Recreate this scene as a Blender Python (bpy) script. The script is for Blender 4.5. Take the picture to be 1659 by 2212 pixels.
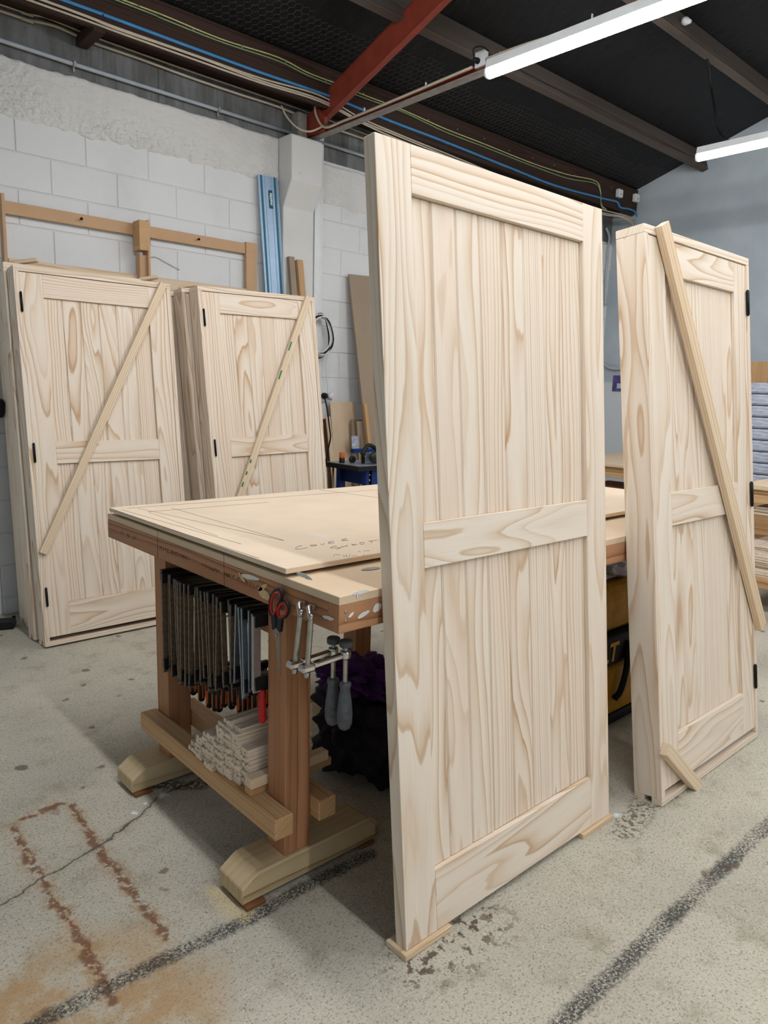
import bpy, bmesh, math, random
from mathutils import Vector, Matrix, noise as mnoise
random.seed(7)
for o in list(bpy.data.objects): bpy.data.objects.remove(o, do_unlink=True)
scene = bpy.context.scene
COL = scene.collection
# ------------------------------------------------------------------ camera (metres; +X along the block wall, +Y towards it)
FPX, CX, CY, CAMH = 1567.96, 829.5, 1106.0, 1.5
RR = Vector((0.74355566, -0.66813475, 0.02685028))      # image right
RD = Vector((-0.09023473, -0.14004597, -0.98602476))    # image down
RF = Vector((0.66255767, 0.73074146, -0.16442093))      # forward
cam = bpy.data.cameras.new('camera'); camo = bpy.data.objects.new('camera', cam); COL.objects.link(camo)
cam.sensor_fit = 'VERTICAL'; cam.sensor_height = 36.0; cam.lens = FPX / 2212 * 36.0
cam.clip_start = 0.05; cam.clip_end = 200
mm = Matrix(((RR.x, -RD.x, -RF.x, 0), (RR.y, -RD.y, -RF.y, 0), (RR.z, -RD.z, -RF.z, CAMH), (0, 0, 0, 1)))
camo.matrix_world = mm
scene.camera = camo
scene.cycles.max_bounces = 4; scene.cycles.diffuse_bounces = 3; scene.cycles.glossy_bounces = 2; scene.cycles.caustics_reflective = False; scene.cycles.caustics_refractive = False
# ------------------------------------------------------------------ world, exposure
w = bpy.data.worlds.new('sky'); scene.world = w; w.use_nodes = True
bg = w.node_tree.nodes['Background']
bg.inputs[0].default_value = (0.95, 0.98, 1.0, 1); bg.inputs[1].default_value = 0.35
LAMP = 42.0
vs = scene.view_settings
vs.view_transform = 'Standard'; vs.look = 'None'; vs.gamma = 1.0; vs.exposure = 0.88; vs.use_curve_mapping = False

# ------------------------------------------------------------------ pixel -> point on a plane of the place (used for measured positions)
def ray(x, y): return RR * ((x - CX) / FPX) + RD * ((y - CY) / FPX) + RF
C0 = Vector((0, 0, CAMH))
def onX(x, y, X): d = ray(x, y); return C0 + d * (X / d.x)
def onY(x, y, Y): d = ray(x, y); return C0 + d * (Y / d.y)
def onZ(x, y, Z): d = ray(x, y); return C0 + d * ((Z - CAMH) / d.z)

# ------------------------------------------------------------------ scene graph helpers
FR = {}
def tag(o, label=None, cat=None, group=None, kind=None):
    if label: o['label'] = label
    if cat: o['category'] = cat
    if group: o['group'] = group
    if kind: o['kind'] = kind
    return o
def place(o, M, parent=None, local=False):
    if parent is not None:
        o.parent = parent; P = FR[parent]
        W = P @ M if local else M
        o.matrix_basis = M if local else P.inverted() @ M
    else:
        W = M; o.matrix_basis = M
    FR[o] = W
    return o
def empty(name, M, label=None, cat=None, group=None):
    if isinstance(M, (tuple, list, Vector)): M = Matrix.Translation(Vector(M))
    o = bpy.data.objects.new(name, None); o.empty_display_size = 0.05; COL.objects.link(o)
    place(o, M); tag(o, label, cat, group); return o
def obj(name, me, mat, parent=None, M=None, local=False, col=None):
    o = bpy.data.objects.new(name, me); COL.objects.link(o)
    if mat is not None:
        if not me.materials: me.materials.append(mat)
        elif me.materials[0] != mat:
            o.material_slots[0].link = 'OBJECT'; o.material_slots[0].material = mat
    place(o, M or Matrix.Identity(4), parent, local)
    o.color = col or (random.random(), 0.6, 0.5, 1)
    return o
def wc(g=None, tone=None):
    """per-board grain: seed, flat-sawn amount, tone"""
    return (random.random(), random.random() ** 1.1 if g is None else g, random.random() if tone is None else tone, 1)
BOX = {}
def box_me(L, W, T, bev=0.0015, key=None):
    k = (round(L, 4), round(W, 4), round(T, 4), bev, key)
    if k in BOX: return BOX[k]
    bm = bmesh.new(); bmesh.ops.create_cube(bm, size=1)
    for v in bm.verts: v.co = Vector((v.co.x * L, v.co.y * W, v.co.z * T))
    if bev > 0: bmesh.ops.bevel(bm, geom=list(bm.edges), offset=min(bev, min(L, W, T) * .3), segments=1, affect='EDGES')
    me = bpy.data.meshes.new('box'); bm.to_mesh(me); bm.free(); BOX[k] = me; return me
def basis(c, x, z):
    x = Vector(x).normalized(); z = Vector(z); z = (z - x * z.dot(x)).normalized(); y = z.cross(x)
    return Matrix(((x.x, y.x, z.x, c[0]), (x.y, y.y, z.y, c[1]), (x.z, y.z, z.z, c[2]), (0, 0, 0, 1)))
def stick(name, a, b, wd, th, nrm, mat, parent=None, local=False, col=None, bev=0.0015):
    """a board from a to b (centre line), wd wide, th thick along nrm; its own X axis is the grain"""
    a = Vector(a); b = Vector(b)
    return obj(name, box_me((b - a).length, wd, th, bev), mat, parent, basis((a + b) / 2, b - a, nrm), local, col or wc())
def slab(name, lo, hi, mat, parent=None, local=False, axis='x', nrm=None, col=None, bev=0.0015):
    """axis aligned board given by its corners, grain along axis"""
    lo = Vector(lo); hi = Vector(hi); c = (lo + hi) / 2; s = hi - lo
    i = 'xyz'.index(axis); x = Vector((0, 0, 0)); x[i] = 1
    if nrm is None:
        j = min([k for k in range(3) if k != i], key=lambda k: s[k]); nrm = Vector((0, 0, 0)); nrm[j] = -1 if j < 2 else 1
    nrm = Vector(nrm); yy = nrm.cross(x)
    L = abs(s.dot(x)); W = sum(abs(yy[k]) * s[k] for k in range(3)); T = sum(abs(nrm[k]) * s[k] for k in range(3))
    return obj(name, box_me(L, W, T, bev), mat, parent, basis(c, x, nrm), local, col or wc())
def smooth(me, angle=0.7):
    for p in me.polygons: p.use_smooth = True
    return me
def mesh(name, verts, faces, sm=False):
    me = bpy.data.meshes.new(name); me.from_pydata([tuple(v) for v in verts], [], faces); me.update()
    if sm: smooth(me)
    return me
def catmull(pts, n=6):
    pts = [Vector(p) for p in pts]
    if len(pts) < 3: return pts
    P = [pts[0] * 2 - pts[1]] + pts + [pts[-1] * 2 - pts[-2]]; out = []
    for i in range(1, len(P) - 2):
        for k in range(n):
            t = k / n; a, b, c, d = P[i - 1], P[i], P[i + 1], P[i + 2]
            out.append(.5 * ((2 * b) + (c - a) * t + (2 * a - 5 * b + 4 * c - d) * t * t + (3 * b - a - 3 * c + d) * t ** 3))
    out.append(pts[-1]); return out
def tube_me(pts, r, n=8, closed=False, rf=None):
    pts = [Vector(p) for p in pts]; V = []; F = []; m = len(pts); prev = None
    for i, p in enumerate(pts):
        if closed: t = pts[(i + 1) % m] - pts[i - 1]
        else: t = pts[min(i + 1, m - 1)] - pts[max(i - 1, 0)]
        t.normalize()
        if prev is None:
            u = t.cross(Vector((0, 0, 1)))
            if u.length < .05: u = t.cross(Vector((1, 0, 0)))
        else: u = prev - t * prev.dot(t)
        u.normalize(); prev = u; v = t.cross(u)
        rr = rf(i / (m - 1)) * r if rf else r
        for k in range(n):
            a = 2 * math.pi * k / n; V.append(p + (u * math.cos(a) + v * math.sin(a)) * rr)
    for i in range(m if closed else m - 1):
        j = (i + 1) % m
        for k in range(n): F.append((i * n + k, i * n + (k + 1) % n, j * n + (k + 1) % n, j * n + k))
    if not closed: F.append(tuple(range(n))[::-1]); F.append(tuple(range((m - 1) * n, m * n)))
    return mesh('tube', V, F, True)
def lathe_me(prof, n=16, sm=True):
    V = []; F = []
    for r, z in prof:
        for k in range(n): a = 2 * math.pi * k / n; V.append((r * math.cos(a), r * math.sin(a), z))
    for i in range(len(prof) - 1):
        for k in range(n): F.append((i * n + k, i * n + (k + 1) % n, (i + 1) * n + (k + 1) % n, (i + 1) * n + k))
    F.append(tuple(range(n))[::-1]); F.append(tuple(range((len(prof) - 1) * n, len(prof) * n)))
    return mesh('lathe', V, F, sm)
def prism_me(poly, d0, d1, plane='yz'):
    """extrude a polygon; plane 'yz' -> along x, 'xz' -> along y, 'xy' -> along z"""
    def P(a, b, d): return {'yz': (d, a, b), 'xz': (a, d, b), 'xy': (a, b, d)}[plane]
    n = len(poly); V = [P(a, b, d0) for a, b in poly] + [P(a, b, d1) for a, b in poly]
    F = [tuple(range(n))[::-1], tuple(range(n, 2 * n))] + [(i, (i + 1) % n, n + (i + 1) % n, n + i) for i in range(n)]
    me = mesh('prism', V, F); bm = bmesh.new(); bm.from_mesh(me); bmesh.ops.recalc_face_normals(bm, faces=bm.faces); bm.to_mesh(me); bm.free(); return me
def join_me(parts):
    """parts: list of (mesh, Matrix) -> one mesh"""
    bm = bmesh.new()
    for me, M in parts:
        t = me.copy(); t.transform(M); bm.from_mesh(t); bpy.data.meshes.remove(t)
    me = bpy.data.meshes.new('joined'); bm.to_mesh(me); bm.free(); return me
def text_me(s, size, ext=0.0003, shear=0.0, bold=0.0, align='LEFT'):
    c = bpy.data.curves.new('t', 'FONT'); c.body = s; c.size = size; c.extrude = ext; c.shear = shear; c.offset = bold; c.align_x = align; c.align_y = 'CENTER'
    o = bpy.data.objects.new('t', c); COL.objects.link(o); dg = bpy.context.evaluated_depsgraph_get()
    me = bpy.data.meshes.new_from_object(o.evaluated_get(dg)); bpy.data.objects.remove(o); bpy.data.curves.remove(c); return me
T_ = Matrix.Translation
def R_(a, ax): return Matrix.Rotation(a, 4, ax)

ORD = ['first', 'second', 'third', 'fourth', 'fifth', 'sixth', 'seventh', 'eighth', 'ninth', 'tenth', 'eleventh', 'twelfth', 'thirteenth', 'fourteenth', 'fifteenth', 'sixteenth', 'seventeenth', 'eighteenth', 'nineteenth', 'twentieth', 'twenty-first', 'twenty-second', 'twenty-third', 'twenty-fourth', 'twenty-fifth', 'twenty-sixth']
# ------------------------------------------------------------------ materials
def srgb(r, g, b): 
    f = lambda c: ((c / 255 + .055) / 1.055) ** 2.4 if c > 10 else c / 255 / 12.92
    return (f(r), f(g), f(b), 1)
class G:
    def __init__(s, name, rough=.6, metal=0.0, spec=.3):
        s.m = bpy.data.materials.new(name); s.m.use_nodes = True; s.nt = s.m.node_tree; s.b = s.nt.nodes['Principled BSDF']
        s.b.inputs['Roughness'].default_value = rough; s.b.inputs['Metallic'].default_value = metal; s.b.inputs['Specular IOR Level'].default_value = spec
        s._tc = None
    def n(s, t, ins=None, **pr):
        nd = s.nt.nodes.new(t)
        for k, v in pr.items(): setattr(nd, k, v)
        for k, v in (ins or {}).items():
            if isinstance(v, bpy.types.NodeSocket): s.nt.links.new(v, nd.inputs[k])
            else: nd.inputs[k].default_value = v
        return nd
    def tc(s, which='Object'):
        if s._tc is None: s._tc = s.n('ShaderNodeTexCoord')
        return s._tc.outputs[which]
    def pos(s): return s.n('ShaderNodeNewGeometry').outputs['Position']
    def math(s, op, a, b=0.0, c=0.0, clamp=False): return s.n('ShaderNodeMath', {0: a, 1: b, 2: c}, operation=op, use_clamp=clamp).outputs[0]
    def vm(s, op, a, b=(0, 0, 0), out=0, sc=None):
        ins = {0: a, 1: b}
        if sc is not None: ins['Scale'] = sc
        return s.n('ShaderNodeVectorMath', ins, operation=op).outputs[out]
    def noise(s, v, scale=1.0, det=2.0, rough=.5, dist=0.0, out=0): return s.n('ShaderNodeTexNoise', {'Vector': v, 'Scale': scale, 'Detail': det, 'Roughness': rough, 'Distortion': dist}).outputs[out]
    def voro(s, v, scale=1.0, feat='F1', out='Distance', rnd=1.0): return s.n('ShaderNodeTexVoronoi', {'Vector': v, 'Scale': scale, 'Randomness': rnd}, feature=feat).outputs[out]
    def ramp(s, f, stops, interp='LINEAR'):
        nd = s.n('ShaderNodeValToRGB', {0: f}); cr = nd.color_ramp; cr.interpolation = interp
        while len(cr.elements) < len(stops): cr.elements.new(.5)
        for e, (p, c) in zip(cr.elements, stops): e.position = p; e.color = c if isinstance(c, tuple) else (c, c, c, 1)
        return nd.outputs[0]
    def rng(s, f, a, b, c=0.0, d=1.0, sm=True): return s.n('ShaderNodeMapRange', {0: f, 1: a, 2: b, 3: c, 4: d}, interpolation_type='SMOOTHSTEP' if sm else 'LINEAR').outputs[0]
    def mix(s, f, a, b, bt='MIX'):
        nd = s.n('ShaderNodeMix', data_type='RGBA', blend_type=bt)
        for i, v in ((0, f), (6, a), (7, b)):
            if isinstance(v, bpy.types.NodeSocket): s.nt.links.new(v, nd.inputs[i])
            else: nd.inputs[i].default_value = v
        return nd.outputs[2]
    def col(s, c):
        if isinstance(c, bpy.types.NodeSocket): s.nt.links.new(c, s.b.inputs['Base Color'])
        else: s.b.inputs['Base Color'].default_value = c
        return s
    def rough(s, r): s.nt.links.new(r, s.b.inputs['Roughness']); return s
    def bump(s, h, st=.3, d=.002):
        nd = s.n('ShaderNodeBump', {'Height': h, 'Strength': st, 'Distance': d}); s.nt.links.new(nd.outputs[0], s.b.inputs['Normal']); return s
def plain(name, c, rough=.5, metal=0.0, var=.12, sc=30.0, bump=0.0, spec=.3):
    g = G(name, rough, metal, spec); p = g.tc()
    f = g.noise(p, sc, 4, .6)
    a = tuple(x * (1 - var) for x in c[:3]) + (1,); b = tuple(min(1, x * (1 + var)) for x in c[:3]) + (1,)
    g.col(g.ramp(f, [(.3, a), (.7, b)]))
    if bump: g.bump(f, bump, .002)
    return g.m
def wood(name, light, mid, dark, F=62.0, amp=5.0, rough=.55, tonec=None, contrast=1.0, fiber=.10, stretch=.8):
    g = G(name, rough, 0, .25); tc = g.tc(); oi = g.n('ShaderNodeObjectInfo')
    sp = g.n('ShaderNodeSeparateColor', {0: oi.outputs['Color']}); sd, gr, tn = sp.outputs
    off = g.n('ShaderNodeCombineXYZ', {0: g.math('MULTIPLY', sd, 37.1), 1: g.math('MULTIPLY', sd, 91.7), 2: g.math('MULTIPLY', sd, 53.3)}).outputs[0]
    p = g.vm('ADD', tc, off); xyz = g.n('ShaderNodeSeparateXYZ', {0: tc}).outputs
    n1 = g.math('SUBTRACT', g.noise(g.vm('MULTIPLY', p, (stretch, 7, 7)), 1, 1.2, .45), .5)
    n2 = g.math('SUBTRACT', g.noise(g.vm('MULTIPLY', p, (3.2, 26, 26)), 1, 2, .5), .5)
    s2 = g.math('FRACT', g.math('MULTIPLY', sd, 7.31)); s3 = g.math('FRACT', g.math('MULTIPLY', sd, 23.7))
    inv = g.math('SUBTRACT', 1.0, gr); inv = g.math('MULTIPLY', inv, inv)
    yo = g.math('ADD', g.math('MULTIPLY', inv, .2), g.math('MULTIPLY', g.math('SUBTRACT', s2, .5), .09))
    zo = g.math('ADD', .03, g.math('MULTIPLY', s3, .06))
    dy = g.math('SUBTRACT', xyz[1], yo); dz = g.math('ADD', xyz[2], zo)
    r = g.math('SQRT', g.math('ADD', g.math('MULTIPLY', dy, dy), g.math('MULTIPLY', g.math('MULTIPLY', dz, dz), 2.2)))
    t = g.math('MULTIPLY', r, g.math('MULTIPLY', F, g.math('ADD', 1.0, g.math('MULTIPLY', inv, 1.6))))
    t = g.math('ADD', t, g.math('MULTIPLY', n1, g.math('MULTIPLY', amp, g.math('ADD', .25, gr))))
    t = g.math('ADD', t, g.math('MULTIPLY', n2, g.math('ADD', .25, g.math('MULTIPLY', gr, .45))))
    fr = g.math('FRACT', t); wn = g.n('ShaderNodeTexWhiteNoise', {'W': g.math('ADD', g.math('FLOOR', t), g.math('MULTIPLY', sd, 100))}, noise_dimensions='1D').outputs[0]
    prof = g.ramp(fr, [(0.0, 0.08), (.12, 0.0), (.45, .14), (.78, .55), (.9, 1.0), (.97, .75), (1.0, .08)])
    prof = g.math('MULTIPLY', prof, g.math('ADD', .3 * contrast, g.math('MULTIPLY', wn, .75 * contrast)), clamp=True)
    c = g.ramp(prof, [(0, light), (.5, mid), (1, dark)])
    fb = g.noise(g.vm('MULTIPLY', p, (5, 330, 330)), 1, 2, .6)
    fb2 = g.noise(g.vm('MULTIPLY', p, (1.1, 12, 12)), 1, 2, .5)
    if tonec is not None:
        c = g.mix(g.math('MULTIPLY', tn, g.rng(fb2, .3, .7, .25, 1.0)), c, tonec, 'MULTIPLY')
    v = g.math('ADD', 1 - fiber * .9, g.math('MULTIPLY', fb, fiber * 1.8))
    c = g.mix(1.0, c, g.n('ShaderNodeCombineColor', {0: v, 1: v, 2: v}).outputs[0], 'MULTIPLY')
    g.col(c); g.bump(fb, .08, .001)
    return g.m
PINE = wood('pine', srgb(238, 226, 211), srgb(221, 199, 174), srgb(195, 159, 125), F=46, contrast=.92, amp=9, stretch=1.0, tonec=(.975, .915, .875, 1))
PINE2 = wood('pine_batten', srgb(232, 214, 188), srgb(216, 190, 156), srgb(194, 158, 118), F=60, tonec=(.93, .84, .76, 1))
FIR = wood('fir', srgb(188, 140, 104), srgb(162, 112, 78), srgb(126, 82, 54), F=85, amp=4, tonec=(.85, .74, .66, 1), rough=.5)
FIRLIGHT = wood('fir_pale', srgb(208, 172, 130), srgb(186, 146, 102), srgb(150, 110, 70), F=85, amp=4, tonec=(.85, .78, .7, 1))
FOOTW = wood('foot_timber', srgb(206, 187, 152), srgb(184, 160, 122), srgb(150, 124, 88), F=95, amp=4, tonec=(.8, .76, .68, 1))
DARKW = wood('roof_timber', srgb(66, 50, 43), srgb(50, 35, 29), srgb(32, 23, 19), F=60, tonec=(.7, .66, .66, 1), rough=.85, fiber=.3)
GREYW = wood('grey_timber', srgb(96, 88, 82), srgb(80, 70, 64), srgb(55, 48, 45), F=60, tonec=(.7, .66, .64, 1), rough=.85, fiber=.3)
def mk_mdf(name, c, fleck=.12):
    g = G(name, .6, 0, .25); p = g.tc(); f = g.noise(p, 260, 3, .6); b = g.noise(p, 5, 3, .5)
    a = tuple(x * (1 - fleck) for x in c[:3]) + (1,); d = tuple(min(1, x * (1 + fleck)) for x in c[:3]) + (1,)
    cc = g.ramp(f, [(.3, a), (.7, d)]); cc = g.mix(g.rng(b, .35, .75, 0, .35), cc, tuple(x * .82 for x in c[:3]) + (1,)); g.col(cc); g.bump(f, .05, .001); return g.m
MDF = mk_mdf('mdf', srgb(200, 164, 128)); MDFG = mk_mdf('mdf_grey', srgb(158, 140, 120)); SHEET = mk_mdf('bench_sheet', srgb(234, 214, 190), .07)
PLY = mk_mdf('ply', srgb(220, 196, 166), .05); EDGEM = mk_mdf('mdf_edge', srgb(150, 112, 74), .2)
def mk_white(name, c, rough_sc=55.0, st=.35, dirt=.5):
    g = G(name, .7, 0, .3); p = g.pos(); f = g.noise(p, rough_sc, 5, .65); b = g.noise(p, 2.2, 4, .6); v = g.voro(p, 38)
    cc = g.mix(g.rng(b, .45, .8, 0, dirt), c, tuple(x * .78 for x in c[:3]) + (1,))
    cc = g.mix(g.rng(g.noise(p, 18, 3, .7), .68, .76, 0, .45), cc, tuple(x * .62 for x in c[:3]) + (1,))
    g.col(cc); h = g.math('ADD', f, g.math('MULTIPLY', g.rng(v, .0, .16), .8)); g.bump(h, st, .004); return g.m
BLOCKW = mk_white('block_paint', srgb(224, 226, 228)); MORTAR = mk_white('mortar_paint', srgb(216, 218, 220), 90, .5)
PLASTER = mk_white('rough_plaster', srgb(224, 223, 221), 85, 1.0, .5); PILW = mk_white('pilaster_paint', srgb(222, 222, 220), 40, .35, .4)
def mk_conc():
    g = G('raw_concrete', .85, 0, .2); p = g.pos(); a = g.noise(g.vm('MULTIPLY', p, (6, 6, 1.2)), 1, 5, .65); b = g.noise(p, 30, 4, .7); st = g.noise(g.vm('MULTIPLY', p, (26, 26, 1.0)), 1, 3, .6)
    c = g.ramp(a, [(.25, srgb(70, 72, 70)), (.5, srgb(110, 112, 112)), (.75, srgb(142, 146, 150))])
    c = g.mix(g.rng(st, .55, .75, 0, .6), c, srgb(60, 60, 56)); c = g.mix(g.rng(b, .6, .7, 0, .35), c, srgb(48, 48, 44)); g.col(c); g.bump(b, .4, .004); return g.m
CONC = mk_conc()
def mk_greywall():
    g = G('grey_wall_paint', .65, 0, .3); p = g.pos(); a = g.noise(p, 1.3, 4, .55); z = g.n('ShaderNodeSeparateXYZ', {0: p}).outputs[2]
    c = g.ramp(a, [(.3, srgb(160, 171, 180)), (.7, srgb(184, 193, 200))])
    c = g.mix(g.rng(g.noise(g.vm('MULTIPLY', p, (1, 1, 6)), 4, 4, .6), .66, .72, 0, .35), c, srgb(190, 196, 200))
    c = g.mix(g.rng(z, 1.66, 1.7), srgb(206, 211, 214), c); g.col(c); g.bump(g.noise(p, 25, 5, .6), .25, .004); return g.m
GREYWALL = mk_greywall()
def mk_paper():
    g = G('roofing_paper', .6, 0, .35); p = g.pos(); q = g.vm('MULTIPLY', p, (9, 3.5, 3.5)); a = g.noise(q, 2.2, 5, .65, .6); b = g.noise(p, 90, 3, .6)
    g.col(g.ramp(a, [(.3, srgb(12, 12, 14)), (.6, srgb(23, 22, 25)), (.8, srgb(38, 37, 38))])); g.bump(g.math('ADD', a, g.math('MULTIPLY', b, .06)), .7, .03); return g.m
PAPER = mk_paper()
RED = plain('red_oxide_steel', srgb(140, 62, 46), .5, 0, .18, 12, .05); STEELG = plain('dusty_steel', srgb(150, 146, 142), .55, .2, .2, 14)
WHITEP = plain('white_plastic', srgb(222, 224, 226), .4, 0, .04, 20); WHITEM = plain('white_enamel', srgb(225, 228, 230), .35, 0, .04, 20)
CONDUIT = plain('grey_conduit', srgb(172, 179, 188), .45, 0, .08, 14); BEIGE = plain('beige_cable', srgb(196, 184, 166), .5, 0, .1, 10)
BLUEC = plain('blue_cable', srgb(70, 136, 190), .45, 0, .1, 10); YELC = plain('yellow_green_cable', srgb(196, 190, 132), .5, 0, .15, 10); GRNC = plain('green_cable', srgb(128, 156, 118), .5, 0, .15, 10)
BLACKP = plain('black_plastic', srgb(24, 25, 27), .45, 0, .2, 30); BLACKM = plain('black_hinge_metal', srgb(28, 29, 32), .4, .5, .2, 60); CABK = plain('black_cable', srgb(20, 20, 22), .5, 0, .1, 10)
BARS = plain('dark_clamp_steel', srgb(122, 108, 92), .42, .5, .3, 70, .1); BARB = plain('zinc_clamp_steel', srgb(150, 164, 178), .35, .8, .15, 60); JAWM = plain('black_cast_jaw', srgb(30, 31, 34), .45, .2, .3, 80, .2)
BARG = plain('plated_steel_light', srgb(176, 172, 172), .35, .7, .12, 50)
ORANGE = plain('orange_grip', srgb(196, 98, 44), .5, 0, .15, 40); REDP = plain('red_plastic', srgb(190, 34, 38), .4, 0, .1, 30); CHROME = plain('chrome', srgb(206, 206, 206), .2, 1.0, .05, 20); CHROMED = plain('worn_chrome', srgb(176, 174, 170), .28, 1.0, .15, 30)
GREYRUB = plain('grey_handle_plastic', srgb(84, 88, 92), .55, 0, .3, 45, .1); SCIS = plain('scissor_steel', srgb(150, 140, 128), .35, .8, .1, 30)
ALU = plain('anodised_aluminium', srgb(164, 188, 214), .4, .35, .05, 20); TEAL = plain('teal_strip', srgb(38, 108, 128), .45, 0, .08, 20); TEALD = plain('teal_label', srgb(16, 84, 104), .45, 0, .05, 20)
WHITEI = plain('white_print', srgb(235, 238, 240), .5, 0, .02, 10); INK = plain('pencil', srgb(66, 58, 52), .8, 0, .2, 60); INKB = plain('stamp_ink', srgb(58, 44, 40), .8, 0, .2, 60)
BLUEM = plain('blue_machine_paint', srgb(24, 54, 120), .4, .1, .15, 20); GREYM = plain('grey_machine_metal', srgb(168, 176, 188), .35, .6, .1, 20); GREENB = plain('dark_green_cup', srgb(34, 46, 38), .35, 0, .2, 20)
PURPLE = plain('purple_cloth', srgb(86, 44, 108), .85, 0, .3, 14, .2); MAROON = plain('maroon_cloth', srgb(112, 62, 70), .85, 0, .3, 14, .2); DARKCL = plain('dark_cloth', srgb(40, 34, 44), .9, 0, .4, 14, .2)
YELB = plain('yellow_bag', srgb(206, 150, 24), .55, 0, .2, 16, .1); BAGBLK = plain('black_bag_band', srgb(22, 22, 22), .6, 0, .2, 20); YELT = plain('yellow_print', srgb(236, 180, 40), .5, 0, .05, 20)
GREENI = plain('green_marker', srgb(14, 120, 78), .6, 0, .2, 40); GLUE = plain('white_glue', srgb(226, 226, 224), .45, 0, .06, 40); FILLER = plain('beige_filler', srgb(214, 188, 142), .6, 0, .06, 40)
FILM = G('plastic_wrap', .25, 0, .5); _p = FILM.tc(); _f = FILM.noise(FILM.vm('MULTIPLY', _p, (2, 2, 14)), 4, 4, .6, .8); FILM.col(FILM.ramp(_f, [(.3, srgb(150, 158, 180)), (.55, srgb(192, 200, 218)), (.75, srgb(226, 230, 240))])); FILM.bump(_f, .5, .02); FILM = FILM.m
POSTER = plain('purple_poster', srgb(86, 76, 130), .5, 0, .3, 9); CARDB = plain('brown_card', srgb(128, 86, 54), .8, 0, .15, 20); NAILM = plain('nail_metal', srgb(170, 168, 164), .4, .8, .1, 20)
WIREM = plain('galvanised_wire', srgb(96, 94, 90), .5, .5, .3, 20); CLEARB = plain('clear_bag_film', srgb(170, 168, 182), .2, 0, .25, 30, .3, .6)
g = G('lamp_tube', .4); g.b.inputs['Base Color'].default_value = (.9, .95, 1, 1); g.b.inputs['Emission Color'].default_value = (.985, .985, .975, 1); g.b.inputs['Emission Strength'].default_value = LAMP; TUBE = g.m

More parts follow.
